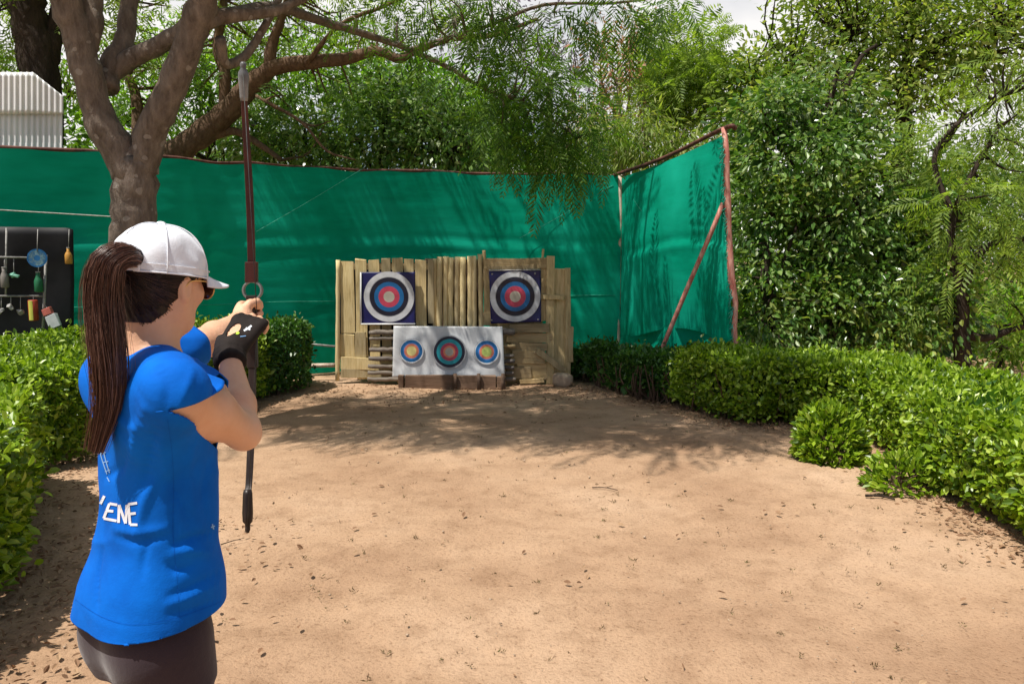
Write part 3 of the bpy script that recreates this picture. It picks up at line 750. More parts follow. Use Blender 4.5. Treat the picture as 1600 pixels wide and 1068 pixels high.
tree('forked_tree', 'big forked tree with lichen spotted bark standing in front of the net', 101, T1, [
    dict(ferny, ells=[((-2.7, 6.4, 6.3), (1.9, 1.3, .9)), ((-0.8, 6.1, 5.8), (1.6, 1.15, .7)), ((0.1, 6.8, 5.2), (1.1, .85, .5)), ((-4.9, 6.4, 5.8), (1.5, 1.3, .8), .22), ((-2.9, 8.5, 5.6), (1.9, .8, .5), .13)], dens=25, per=7, droop=.3, twf=.8),
    dict(ferny, ells=[((-2.4, 9.6, 6.3), (2.3, .8, .5)), ((0.2, 9.9, 6.0), (1.6, .7, .4))], dens=2.6, per=44, spread=.26, droop=.3, twf=1.0),
    dict(ferny, ells=[ell(850, 160, 9.3, 62, 40, .5), ell(805, 200, 9.2, 50, 40, .45), ell(895, 205, 9.3, 46, 38, .4), ell(790, 160, 9.1, 40, 30, .4), ell(840, 120, 9.3, 50, 20, .4), ell(935, 225, 9.4, 28, 25, .3, .8), ell(870, 245, 9.35, 50, 18, .3, .6)], dens=26, twf=.35),
    dict(ferny, ells=[ell(950, 8, 8.3, 70, 24, .3), ell(1060, 2, 8.35, 40, 16, .25), ell(730, 10, 8.5, 90, 25, .4), ell(590, 10, 8.4, 80, 20, .4, .5), ell(840, 10, 8.3, 70, 20, .3)], dens=26, twf=.6),
    dict(ferny, ells=[ell(770, 100, 8.8, 80, 40, .5), ell(690, 60, 8.6, 60, 25, .4, .6)], dens=15, per=5, twf=.8),
], 'bark')

# 2 trunk behind the corrugated sheet
T2 = [
    px_limb([(75, 420, 10.6, .30), (70, 300, 10.6, .27), (62, 120, 10.6, .24), (48, 40, 10.6, .22), (36, -30, 10.6, .2), (20, -150, 10.6, .12)]),
    px_limb([(70, 110, 10.6, .15), (82, 60, 10.7, .12), (92, 20, 10.8, .11), (110, -60, 10.9, .09)]),
    px_limb([(40, 40, 10.6, .10), (10, 0, 10.7, .07), (-50, -60, 10.8, .05)]),
]
tree('jacaranda_tree', 'dark trunked tree at the far left rising behind the white corrugated sheets', 102, T2, [
    dict(mat=M['lf_feather'], ells=[ell(20, 60, 11.2, 90, 60, .9, .6), ell(160, 30, 11.5, 110, 60, .9, .6), ell(-60, 0, 11, 120, 90, 1.0, .6), ell(120, -120, 10.8, 260, 110, 1.6, .5)], frond=True, flen=(.3, .5), pairs=8, wid=.06, dens=20, per=5, spread=.2, droop=.2, twf=.5),
], 'bark_dark')

# 3 spreading tree behind the net with the long bough
T3 = [
    px_limb([(190, 430, 12.2, .26), (215, 320, 12.2, .25), (262, 252, 12.1, .21), (320, 205, 12.0, .18), (365, 165, 11.9, .16), (395, 130, 11.8, .14), (430, 106, 11.7, .115), (480, 98, 11.6, .10), (540, 92, 11.5, .085), (590, 80, 11.5, .07), (622, 92, 11.5, .065), (645, 82, 11.5, .055), (700, 62, 11.4, .045), (770, 55, 11.3, .035), (840, 30, 11.3, .025)]),
    px_limb([(420, 110, 11.7, .09), (425, 70, 11.7, .075), (440, 30, 11.7, .06), (460, -30, 11.7, .05)]),
    px_limb([(350, 180, 12.0, .09), (352, 120, 12.0, .08), (340, 70, 12.1, .07), (350, 0, 12.1, .05)]),
    px_limb([(300, 225, 12.1, .09), (360, 205, 12.0, .06), (400, 222, 12.0, .05), (440, 250, 12.0, .035)]),
    px_limb([(210, 300, 12.2, .10), (215, 170, 12.3, .08), (195, 100, 12.4, .06), (190, 0, 12.4, .05)]),
    px_limb([(400, 150, 11.6, .025), (470, 190, 11.4, .020), (510, 235, 11.3, .016), (555, 250, 11.3, .010)]),
    px_limb([(480, 98, 11.5, .04), (530, 40, 11.3, .03), (600, 10, 11.2, .025), (680, -30, 11.2, .02)]),
]
tree('spreading_tree', 'spreading tree with a long crooked mossy bough behind the net, left of centre', 103, T3, [
    dict(mat=M['lf_feather'], ells=[ell(300, 40, 12.6, 120, 55, 1.0, .7), ell(470, 30, 12.4, 110, 45, 1.0, .7), ell(620, 20, 12.2, 110, 40, .9, .55), ell(400, -80, 12, 300, 80, 1.6, .5)], frond=True, flen=(.3, .5), pairs=8, wid=.06, dens=18, per=5, spread=.2, droop=.3, twf=.6),
    dict(mat=M['lf_fern'], ells=[ell(330, 110, 12.6, 90, 60, .6, .6), ell(480, 150, 12.2, 110, 50, .6, .8), ell(250, 130, 12.8, 60, 60, .6, .7)], frond=True, flen=(.3, .5), pairs=8, wid=.06, dens=22, per=5, spread=.2, droop=.4, twf=.6),
], 'bark_warm')

# 4 dense bush tree behind the net centre
def trunk_to(px, py, Y, r, lean=0.0, n=5, rng=None):
    t = at(px, py, Y); b = V(t[0] + lean, t[1], -.05)
    return limb([list(b) + [r], list(b * .6 + t * .4 + V(.06, 0, 0)) + [r * .8], list(b * .25 + t * .75 + V(-.04, 0, 0)) + [r * .6], list(t) + [r * .35]])
def fan(trunk, ells, r, rng_seed):
    rng = np.random.default_rng(rng_seed); out = [trunk]; n = len(trunk)
    for e in ells:
        i = int(n * rng.uniform(.35, .8)); a = trunk[i]; c = e[0]
        md = (a[:3] + c) / 2 + rng.normal(0, .12, 3)
        out.append(limb([list(a[:3]) + [r], list(md) + [r * .6], list(c) + [r * .3]], 4))
    return out
E4 = [ell(650, 190, 13.6, 110, 70, .9), ell(560, 220, 13.4, 110, 60, .9), ell(690, 230, 13.2, 100, 60, .8), ell(470, 235, 13.2, 90, 60, .8), ell(410, 205, 13.4, 70, 60, .7), ell(600, 140, 13.9, 70, 40, .6)]
tree('dense_tree', 'dense dark leaved tree rising just behind the middle of the net', 104, fan(trunk_to(600, 180, 13.6, .16), E4, .05, 1), [
    dict(mat=M['lf_broad'], ells=E4, dens=52, per=24, spread=.22, size=(.10, .17), wr=.42, droop=.45, twf=.3)], 'bark_dark')
E4b = [ell(660, 150, 15.2, 80, 46, .9), ell(740, 195, 15.0, 75, 60, .9), ell(790, 240, 14.8, 60, 50, .8), ell(560, 130, 15.4, 70, 40, .8)]
tree('bright_tree', 'bright yellow green leafy tree crown catching the sun behind the dense dark tree', 105, fan(trunk_to(720, 200, 15.2, .15), E4b, .05, 2), [
    dict(mat=M['lf_bright'], ells=E4b, dens=44, per=26, spread=.24, size=(.10, .17), wr=.45, droop=.2, twf=.3)], 'bark_dark')
E4c = [ell(330, 165, 14.4, 120, 75, .9), ell(200, 190, 14.0, 80, 60, .8), ell(430, 110, 14.8, 100, 60, .9), ell(300, 80, 15.0, 100, 50, .8, .6), ell(520, 70, 15.2, 90, 45, .8, .6), ell(110, 150, 14.2, 60, 70, .7, .7)]
tree('backing_tree', 'leafy mid green tree seen between the limbs of the forked tree', 114, fan(trunk_to(330, 150, 14.4, .15), E4c, .05, 12), [
    dict(mat=M['lf_bright'], ells=E4c, dens=30, per=26, spread=.24, size=(.09, .16), wr=.4, droop=.35, twf=.5)], 'bark_dark')
for i, (x, y, h, lb) in enumerate([(-8.2, 11.2, 3.4, 'leafy tree beyond the left end of the net, outside the left frame edge'), (-11.0, 9.5, 3.0, 'leafy tree farthest left beyond the end of the net')]):
    e_ = [(V(x, y, h), V(1.7, 1.1, 1.5), 1), (V(x + 1.2, y + .4, h - .5), V(1.2, .9, 1.1), 1), (V(x - 1.1, y, h - .9), V(1.2, .9, 1.2), 1)]
    tree('side_tree', lb, 160 + i, fan(limb([[x, y, -.05, .16], [x + .1, y, h * .5, .12], [x, y, h, .06]]), e_, .05, 30 + i), [dict(mat=M['lf_bright'], ells=e_, dens=24, per=26, spread=.25, size=(.10, .17), wr=.42, droop=.35, twf=.4)], 'bark_dark')
# 5 bare lilac jacaranda
E5 = [ell(850, 95, 17, 90, 60, 1.3), ell(900, 120, 17, 60, 50, 1.0), ell(790, 60, 17.3, 90, 60, 1.2), ell(720, 30, 17.5, 100, 60, 1.2, .7), ell(940, 150, 17, 50, 60, .8)]
tree('lilac_jacaranda_tree', 'thin grey twigged jacaranda with lilac blossom against the white sky', 106, fan(trunk_to(860, 120, 17, .16), E5, .05, 3), [
    dict(mat=M['lf_lilac'], ells=E5, dens=16, per=14, spread=.26, size=(.08, .14), wr=.4, droop=.2, twf=1.0)], 'bark_pale')
# 6 feathery rounded tree
E6 = [ell(1068, 105, 14.5, 52, 54, .9), ell(1035, 140, 14.3, 36, 34, .7), ell(1095, 145, 14.3, 70, 38, .8), ell(1060, 70, 14.6, 45, 28, .6), ell(1150, 160, 14.2, 50, 28, .6, .7)]
tree('feathery_tree', 'rounded feathery light green tree behind the corner of the net', 107, fan(trunk_to(1050, 130, 14.5, .14), E6, .045, 4), [
    dict(mat=M['lf_feather'], ells=E6, frond=True, flen=(.30, .5), pairs=9, wid=.065, dens=46, per=6, spread=.2, droop=.1, fdroop=.2, twf=.4)], 'bark_dark')
# 7 rusty sparse tree
E7 = [ell(940, 70, 14, 26, 34, .5), ell(985, 75, 14, 18, 55, .4), ell(962, 130, 13.8, 30, 36, .5), ell(1000, 160, 15.5, 60, 36, .6), ell(1060, 195, 15.4, 60, 25, .6), ell(990, 50, 16.1, 18, 26, .4), ell(935, 185, 15.6, 40, 30, .5)]
tree('rusty_tree', 'sparse tree with orange rust coloured leaves left of the rounded feathery tree', 108, fan(trunk_to(970, 100, 15.9, .12), E7, .03, 5), [
    dict(mat=M['lf_rust'], ells=E7, dens=34, per=12, spread=.17, size=(.07, .13), wr=.45, droop=.2, twf=.9)], 'bark_pale')
# 8 bamboo like thicket above the net corner
E8 = [ell(1000, 215, 13.0, 50, 45, .5), ell(1040, 225, 13.0, 40, 40, .5), ell(960, 215, 13.2, 40, 45, .5), ell(1085, 230, 12.6, 45, 25, .4), ell(905, 220, 13.4, 60, 50, .5)]
tree('willowy_tree', 'willowy tree with narrow hanging leaves directly above the corner of the net', 109, fan(trunk_to(1010, 215, 13.0, .09), E8, .03, 6), [
    dict(mat=M['lf_olive'], ells=E8, dens=52, per=24, spread=.18, size=(.13, .22), wr=.16, droop=.9, twf=.4)], 'bark_pale')
# 9 the big leafy tree at right of the wing
E9 = [ell(1260, 250, 10.6, 110, 75, .9), ell(1210, 340, 10.4, 75, 70, .7), ell(1330, 330, 10.3, 110, 80, .9), ell(1250, 430, 10.2, 100, 70, .7), ell(1380, 430, 10.1, 100, 75, .8), ell(1300, 500, 10.0, 110, 55, .7),
      ell(1190, 180, 10.9, 60, 60, .7), ell(1280, 160, 11.0, 80, 55, .8), ell(1420, 350, 10.3, 70, 60, .7), ell(1400, 510, 9.8, 80, 55, .6), ell(1190, 500, 9.9, 50, 55, .5, .8), ell(1460, 300, 10.6, 45, 40, .5, .7), ell(1480, 470, 9.5, 40, 50, .3, .8), ell(1350, 230, 10.7, 70, 50, .6, .8)]
T9 = fan(limb([[4.3, 10.4, -.05, .13], list(at(1310, 450, 10.4)) + [.11], list(at(1292, 300, 10.6)) + [.085], list(at(1288, 200, 10.8)) + [.06], list(at(1310, 110, 10.9)) + [.03]]), E9, .04, 7)
T9.append(px_limb([(1240, 600, 10.0, .08), (1215, 520, 10.0, .075), (1195, 450, 10.1, .06), (1200, 380, 10.2, .04)]))
T9.append(px_limb([(1290, 220, 10.8, .05), (1320, 140, 10.9, .04), (1345, 90, 11.0, .03), (1370, 70, 11.0, .02)]))
tree('leafy_tree', 'broad leafy green tree behind the hedge beside the outer net post', 110, T9, [
    dict(mat=M['lf_broad'], ells=E9, dens=9, per=130, spread=.22, size=(.065, .125), wr=.46, droop=.45, six=True, twf=.8),
    dict(mat=M['lf_olive'], ells=E9, dens=3.5, per=90, spread=.22, size=(.07, .13), wr=.44, droop=.4, six=True),
    dict(mat=M['lf_hedge_dark'], ells=[(c + V(0, .45, 0), r * V(.85, .6, .85), w) for c, r, w in E9[:11]], dens=9, per=26, spread=.22, size=(.16, .26), wr=.6, droop=.3)], 'bark_dark')  # last layer: dark backing leaves stand in for shade in the crown's gaps
# 10 yellow green canopy at top right
E10 = [ell(1330, 60, 14.0, 120, 70, 1.2), ell(1450, 70, 13.8, 110, 75, 1.2), ell(1235, 110, 14.2, 90, 45, 1.0), ell(1560, 50, 13.6, 110, 80, 1.2), ell(1400, 140, 13.6, 90, 45, .9), ell(1420, -40, 14, 260, 70, 1.6, .6), ell(1170, 120, 14.0, 60, 40, .7)]
tree('tall_olive_tree', 'tall yellow green tree spreading across the top right corner', 111, fan(trunk_to(1420, 60, 14.0, .2), E10, .06, 8), [
    dict(mat=M['lf_olive'], ells=E10, dens=34, per=26, spread=.28, size=(.10, .17), wr=.42, droop=.3, twf=.7)], 'bark_dark')
# 11 dark trunked feathery tree at the right edge
T11 = [px_limb([(1505, 590, 9.3, .10), (1502, 500, 9.3, .088), (1505, 450, 9.3, .075), (1520, 405, 9.3, .055), (1560, 378, 9.3, .035), (1620, 372, 9.3, .025), (1690, 360, 9.3, .015)]),
       px_limb([(1503, 460, 9.3, .06), (1488, 400, 9.3, .05), (1490, 340, 9.3, .04), (1520, 270, 9.4, .03), (1560, 200, 9.5, .02)]),
       px_limb([(1503, 520, 9.3, .06), (1540, 528, 9.2, .045), (1580, 515, 9.2, .035), (1640, 500, 9.1, .02)]),
       px_limb([(1492, 345, 9.3, .04), (1460, 250, 9.6, .03), (1500, 190, 9.7, .025), (1570, 150, 9.8, .015)])]
E11 = [ell(1540, 180, 9.7, 70, 40, .6, .7), ell(1560, 270, 9.5, 55, 45, .5, .7), ell(1480, 235, 9.8, 45, 30, .4, .6), ell(1590, 340, 9.3, 40, 40, .4, .8), ell(1590, 120, 9.8, 60, 45, .6, .8), ell(1570, 440, 9.6, 40, 40, .4, .5), ell(1500, 420, 9.05, 40, 50, .2, .8), ell(1535, 330, 9.1, 40, 40, .25, .8), ell(1480, 330, 9.2, 35, 40, .25, .8)]
tree('dark_trunked_tree', 'feathery tree with a dark crooked low forking trunk at the right edge', 112, T11, [
    dict(mat=M['lf_feather'], ells=E11, frond=True, flen=(.28, .45), pairs=9, wid=.055, dens=44, per=5, spread=.18, droop=.35, twf=.7)], 'bark_dark')
# low shrubs beyond the right hedge
for i, (px, py, Y, rx, ry, mt, lb) in enumerate([
        (1560, 510, 11.5, 80, 60, 'lf_feather', 'pale green shrub beyond the right hedge at the frame edge'),
        (1440, 540, 11.8, 70, 45, 'lf_broad', 'dark shrub beyond the right hedge under the leafy tree'),
        (1620, 420, 13.5, 110, 90, 'lf_olive', 'yellowish shrub standing far back at the right edge')]):
    e = [ell(px, py, Y, rx, ry, .6), ell(px + rx * .5, py + 15, Y, rx * .6, ry * .7, .5)]
    tree('shrub', lb, 130 + i, fan(trunk_to(px, py, Y, .05), e, .02, 20 + i), [dict(mat=M[mt], ells=e, dens=26, per=24, spread=.18, size=(.08, .14), wr=.45, droop=.3, twf=.3)], 'bark_dark')

# far wood that closes the gaps low down: reads as one mass
rng = np.random.default_rng(140)
xs = np.linspace(-16, 20, 40)
E12 = [(V(x + rng.normal(0, .3), 21 + rng.normal(0, 1.2), 2.0 + rng.uniform(-.3, 1.2)), V(1.2, .9, 2.0)) for x in xs]
Cw, Rw, _ = clumps(rng, E12, 13)
iw = np.repeat(np.arange(len(Cw)), 24); ow = rng.normal(size=(len(iw), 3)) * .28
Nw = rng.normal(0, .5, (len(iw), 3)); Nw[:, 2] += .8
leaf_mesh('far_wood', Cw[iw] + ow, nrm(ow) + V(0, 0, -.3), Nw, rng.uniform(.14, .24, len(iw)), .10, M['lf_broad']); tag(bpy.data.objects['far_wood'], kind='stuff', label='far wood closing the view behind the trees', cat='wood')

rng = np.random.default_rng(141)
E13 = [(V(x + rng.normal(0, .2), y + rng.normal(0, .3), .35), V(.7, .6, .75 + rng.uniform(-.2, .45))) for y in (12.6, 14.5, 17) for x in np.arange(3.2 + (y - 12) * .25, 6 + (y - 8) * 1.1, .9)]
E13 += [(V(x, 13.2 + rng.normal(0, .3), .4), V(.8, .6, 1.0)) for x in np.arange(-9, 3, 1.1)]
Cw, Rw, _ = clumps(rng, E13, 22)
iw = np.repeat(np.arange(len(Cw)), 22); ow = rng.normal(size=(len(iw), 3)) * .2
Nw = rng.normal(0, .5, (len(iw), 3)); Nw[:, 2] += .8
leaf_mesh('undergrowth', Cw[iw] + ow, nrm(ow) + V(0, 0, .2), Nw, rng.uniform(.10, .2, len(iw)), .07, M['lf_bright']); tag(bpy.data.objects['undergrowth'], kind='stuff', label='low green undergrowth between the trees beyond the net and hedge', cat='undergrowth')

# ------------------------------------------------------------------ litter on the ground
rng = np.random.default_rng(150)
def open_pts(n, xr=(-2.6, 3.2), yr=(1.0, 9.6)):
    return np.column_stack([rng.uniform(*xr, n), rng.uniform(*yr, n)])
# dry tufts
c = open_pts(330, (-1.6, 2.9), (2.2, 8.2)); cn = rng.integers(4, 15, len(c)); ix = np.repeat(np.arange(len(c)), cn); n = len(ix)
sc = rng.uniform(.4, 1.0, len(c)) ** 1.5
P = np.column_stack([c[ix] + rng.normal(0, .014, (n, 2)) * sc[ix][:, None], np.full(n, -.006)])
D = rng.normal(0, .8, (n, 3)); D[:, 2] = rng.uniform(.3, 1.0, n)
o = leaf_mesh('dry_grass_tufts', P, D, rng.normal(size=(n, 3)), rng.uniform(.012, .036, n) * sc[ix], .005, M['lf_tuft']); tag(o, kind='stuff', label='scattered dry grass tufts on the bare dirt', cat='grass')
# leaf litter near hedges and at left
def along(poly, n, sd):
    poly = catmull(np.array(poly), 8); k = rng.integers(0, len(poly), n)
    return poly[k] + rng.normal(0, sd, (n, 2))
pts = np.vstack([along(rf, 1900, .17), along(lf, 900, .20), along(lf2, 1000, .2), along(ff, 500, .16), open_pts(220), np.column_stack([rng.normal(-1.85, .35, 600), rng.uniform(2.0, 4.8, 600)]), np.column_stack([rng.uniform(-2.4, 1, 900), rng.normal(9.4, .5, 900)])])
n = len(pts); P = np.column_stack([pts, np.full(n, .004) + rng.uniform(0, .012, n)]); D = rng.normal(size=(n, 3)); D[:, 2] *= .25; N = rng.normal(0, .35, (n, 3)); N[:, 2] += 1
L = rng.uniform(.015, .05, n); o = leaf_mesh('leaf_litter', P, D, N, L, L * .45, M['lf_dry'], six=True); tag(o, kind='stuff', label='dry brown leaf litter along the hedge feet', cat='leaf litter')
# pebbles
pts = np.vstack([open_pts(900), along(rf, 250, .3)]); n = len(pts); r = rng.uniform(.002, .007, n) * rng.choice([1, 1, 1, 1.7], n)
oc = np.array([[1, 0, 0], [-1, 0, 0], [0, 1, 0], [0, -1, 0], [0, 0, .7], [0, 0, -.7]]); of = np.array([[0, 2, 4], [2, 1, 4], [1, 3, 4], [3, 0, 4], [2, 0, 5], [1, 2, 5], [3, 1, 5], [0, 3, 5]])
co = (oc[None] * r[:, None, None] * rng.uniform(.6, 1.3, (n, 6, 1)) + np.column_stack([pts, np.full(n, 0.0)])[:, None, :]).reshape(-1, 3)
o = np_mesh('pebbles', co, (np.arange(n)[:, None, None] * 6 + of[None]).reshape(-1, 3), M['stone']); tag(o, kind='stuff', label='small pebbles and clods on the dirt', cat='pebbles')
# twigs one can make out
for i, (px0, py0, px1, py1, r, lb) in enumerate([(1352, 776, 1398, 782, .010, 'dark dry stick lying at the foot of the low bluish plant'), (345, 851, 376, 843, .003, 'thin twig on the dirt beside the archer'), (925, 762, 965, 766, .004, 'thin dark twig lying in the middle of the sunlit dirt')]):
    a, b_ = gnd(px0, py0), gnd(px1, py1); mb = MB()
    mb.tube(catmull([a + V(0, 0, r), (a + b_) / 2 + V(.01, .02, r * 1.6), b_ + V(0, 0, r)], 4), np.linspace(r, r * .6, 9), 6)
    q = (a + b_) / 2; mb.tube([q + V(.01, .02, r * 1.5), q + V(.06, .05, r * 3)], r * .5, 5)
    o = mb.build('twig', M['bark_dark'], None, True); tag(o, lb, 'twig')

# ------------------------------------------------------------------ wooden backstop
BY = 10.1
bs = empty('backstop', at(710, 600, BY) * V(1, 1, 0), 'rough wooden backstop of pale planks and bamboo poles carrying the targets', 'backstop')
rng = np.random.default_rng(200)
def plank(px0, py0, px1, py1, Y=BY, th=.022, m='plank', name='plank', tilt=0.0, bow=.006):
    """board whose face fills the pixel rectangle; slightly warped, uneven ends"""
    a = at(px0, py0, Y); b = at(px1, py1, Y); w = abs(b[0] - a[0]); h = abs(a[2] - b[2]); c = (a + b) / 2
    vert = h > w; n = 9; L, Wd = (h, w) if vert else (w, h)
    ph = rng.uniform(0, 6); vs = []
    for i, t in enumerate(np.linspace(-.5, .5, n)):
        ww = Wd * .5 * (1.09 + .03 * math.sin(ph + t * 5)); off = bow * .5 * math.sin(ph * 2 + t * 6); yb = bow * math.sin(ph + t * 4)
        for (s, y) in ((-1, -th / 2), (1, -th / 2), (1, th / 2), (-1, th / 2)):
            u = s * ww + off; l = t * L + (rng.normal(0, .006) if i in (0, n - 1) else 0)
            x, z = (u, l) if vert else (l, u)
            x, z = x * math.cos(tilt) - z * math.sin(tilt), x * math.sin(tilt) + z * math.cos(tilt)
            vs.append(V(x, y + yb, z) + c)
    fs = [[i * 4 + k, i * 4 + (k + 1) % 4, i * 4 + 4 + (k + 1) % 4, i * 4 + 4 + k] for i in range(n - 1) for k in range(4)] + [[3, 2, 1, 0], [n * 4 - 4, n * 4 - 3, n * 4 - 2, n * 4 - 1]]
    mb = MB(); mb.add(vs, fs); o = mb.build(name, M[m], bs, False, bevel=.003); return o
def pole(x, y0, x1, y1, Y=BY, r=.032, m='bamboo', name='bamboo_pole'):
    a = at(x, y0, Y); b = at(x1, y1, Y); n = 13; mb = MB()
    pts = a + (b - a) * np.linspace(0, 1, n)[:, None]; pts[:, 0] += .006 * np.sin(np.linspace(0, 3, n) + rng.uniform(0, 6)); rr = np.full(n, r) * (1 + .04 * rng.normal(size=n))
    rr[[3, 7, 10]] *= 1.10
    mb.tube(pts, rr, 10); return mb.build(name, M[m], bs, True)
# left panel: upright boards
xs = [532, 555, 576, 595.5, 613, 632, 649, 668]; tops = [408, 405.5, 405, 404, 403.5, 405, 406]
for i in range(7):
    if i == 0: plank(xs[0], 408, xs[1] - .7, 520, BY - .004); plank(xs[0] + .3, 521.5, xs[1] - 1, 574, BY + .003)
    else: plank(xs[i] + .4, tops[i], xs[i + 1] - .6, 592 if i < 3 else 596, BY + .006 * (i % 3 - 1) + (.0 if i < 3 else .012))
pole(527.5, 406, 528, 594, BY - .03, .026)
plank(533, 560, 612, 577, BY - .045, m='plank', tilt=-.05); plank(533, 576, 608, 589, BY - .04, m='plank', tilt=.01)
plank(555, 519, 572, 566, BY - .03, m='plank')
plank(530, 412, 670, 421, BY + .075, m='plank_h')                      # rail behind
plank(533, 410, 672, 560, BY + .12, .012, m='black', name='backing_sheet')
plank(668.5, 406, 678, 505, BY - .02, m='bamboo'); plank(668.5, 404, 752, 596, BY + .13, .012, m='brown', name='backing_sheet')
for i, (x, y0, r) in enumerate([(687, 401, .036), (696, 400.5, .034), (705, 402, .033), (714, 401, .034), (723, 401.5, .036), (734, 400, .036), (742, 399.5, .028), (750, 397, .030)]):
    pole(x, y0, x + rng.uniform(-1, 2), 560, BY - .02 + .012 * (i % 2), r)
pole(679.5, 404, 681, 560, BY + .02, .028)
# right panel
plank(756, 404, 862, 419, BY - .06, m='plank_h', tilt=.012); plank(762, 415, 838, 421, BY - .075, .012, m='plank_g', tilt=.03)
plank(756, 419, 766, 490, BY - .02, m='plank_g'); plank(754, 488, 768, 508, BY - .03, m='plank_g')
plank(766, 419, 795, 600, BY + .03, m='plank_g'); plank(796, 420, 824, 600, BY + .035, m='plank_g'); plank(825, 420, 846, 600, BY + .03, m='plank_g')
plank(846, 417, 853.5, 501, BY - .03, m='plank_g'); plank(854.5, 401, 865, 600, BY - .05, .05, m='plank_g', name='post')
plank(866.5, 420, 882, 588, BY - .01, m='plank_g'); plank(884, 419, 890.5, 603, BY - .03, .03, m='plank_g', tilt=.008)
plank(888, 510, 895, 566, BY - .05, .02, m='plank_g'); plank(880, 430, 886, 600, BY + .02, .02, m='brown')
for (x0, y0, x1, y1, dy, tl) in [(796, 506, 858, 519, .0, .02), (792, 520.5, 864, 534, .028, .0), (798, 536, 856, 547, .0, -.004), (800, 548, 852, 567, -.012, .0), (806, 566.5, 854, 590, .008, .0), (790, 574, 830, 590, -.02, .02)]:
    plank(x0, y0, x1, y1, BY - .085 + dy, m='plank_h', tilt=tl)
plank(832, 558, 888, 567, BY - .13, .02, m='plank_g', tilt=-.62)
plank(846, 461, 882, 467.5, BY - .09, .02, m='plank_g', tilt=-.07)
pole(757, 391, 757, 420, BY - .0, .022, 'plank_g', 'post'); pole(848.5, 389, 848.5, 415, BY + .02, .014, 'plank_g', 'post')
plank(812, 592, 850, 598, BY - .12, .05, m='plank_h', tilt=.06)
# bamboo laths at the back hold it up
for x in (560, 640, 720, 800, 870):
    a = at(x, 420, BY + .16); mb = MB(); mb.tube([a, V(a[0], a[1] + .45, -.05)], .025, 8); mb.build('prop', M['bamboo'], bs, True)
for x0, x1 in ((545, 700), (700, 880)):
    a = at(x0, 560, BY + .16); b = at(x1, 560, BY + .16); mb = MB(); mb.tube([a, b], .025, 8); mb.build('cross_pole', M['bamboo'], bs, True)

# logs stacked behind the white target sheet
def log(x0, x1, py, Y, r, label, m='log', zmin=None):
    a = at(x0, py, Y); b = at(x1, py + rng.uniform(-.8, .8), Y); mb = MB(); n = 12
    pts = a + (b - a) * np.linspace(0, 1, n)[:, None] + rng.normal(0, .003, (n, 3)); rr = r * (1 + .05 * rng.normal(size=n)); rr[0] *= .9; rr[-1] *= .9
    mb.tube(pts, rr, 12); o = mb.build('log', M[m], None, True); return tag(o, label, 'log', 'grey logs stacked behind the white target sheet')
words = ['topmost', 'second from the top', 'third from the top', 'fourth from the top', 'fifth from the top', 'sixth from the top', 'bottom']
for i, (py, r, x0) in enumerate([(519, .030, 577), (528.5, .022, 577), (546, .028, 577), (560, .028, 577), (572, .026, 575), (582, .026, 575), (592, .028, 574)]):
    log(x0, 640, py, 9.95, r, 'grey log left of the white target sheet, %s' % words[i])
for i, (py, r, x1) in enumerate([(518, .042, 804), (540, .024, 805), (556, .020, 803), (564, .026, 804), (574, .026, 803), (583, .026, 803), (593, .028, 806)]):
    log(760, x1, py, 9.93, r, 'grey log right of the white target sheet, %s' % words[i], 'log' if i not in (1,) else 'plank_h')
# pipes on the ground at left
for (x0, y0, x1, y1, r, m, lb) in [(481, 571, 523, 570, .028, 'pole_pale', 'pale pipe lying level on the ground left of the wooden backstop'), (470, 536, 524, 541, .014, 'bar', 'thin grey rod leaning by the shrub left of the wooden backstop')]:
    a = at(x0, y0, 10.3); b = at(x1, y1, 10.25); a[2] = max(a[2], r); b[2] = max(b[2], r); mb = MB(); mb.tube([a, (a + b) / 2, b], r, 10); mb.tube([a + nrm(a - b) * .001, a + nrm(b - a) * .03], r * 1.15, 10)
    o = mb.build('pipe', M[m], None, True); tag(o, lb, 'pipe')
# beam in front of the sheet
bm = empty('ground_beam', at(705, 596, 9.72) * V(1, 1, 0), 'low brown timber beam along the foot of the white target sheet', 'beam')
for (x0, x1, y0, y1) in [(622, 631, 586, 599), (633, 709, 585.5, 600), (710.5, 775, 586, 600.5), (776.5, 790, 588, 601)]:
    a = at(x0, y0, 9.72); b = at(x1, y1, 9.72); mb = MB(); c = (a + b) / 2; c[2] = (a[2] - .02) / 2
    mb.box(c, (b[0] - a[0], .07, a[2] + .02), jit=.004, rng=rng); mb.build('board', M['brown'], bm, False, bevel=.006)
for x in (711, 748, 786):
    a = at(x, 583.5, 9.66); mb = MB(); mb.tube([a, V(a[0], a[1], -.05)], .022, 8); mb.build('peg', M['brown'], bm, True)
for (px, py, lb, dx) in [(627, 601, 'short sawn wood stub lying at the lower left corner of the white target sheet', .05), (809, 597, 'short sawn wood stub lying right of the white target sheet', .04)]:
    a = gnd(px, py); mb = MB(); a[1] -= .02; mb.tube([a + V(-.04, .10, .035), a + V(0, .03, .034), a + V(dx * .4, -.05, .032)], [.030, .032, .031], 10)
    o = mb.build('wood_stub', M['bamboo'], None, True); tag(o, lb, 'wood')
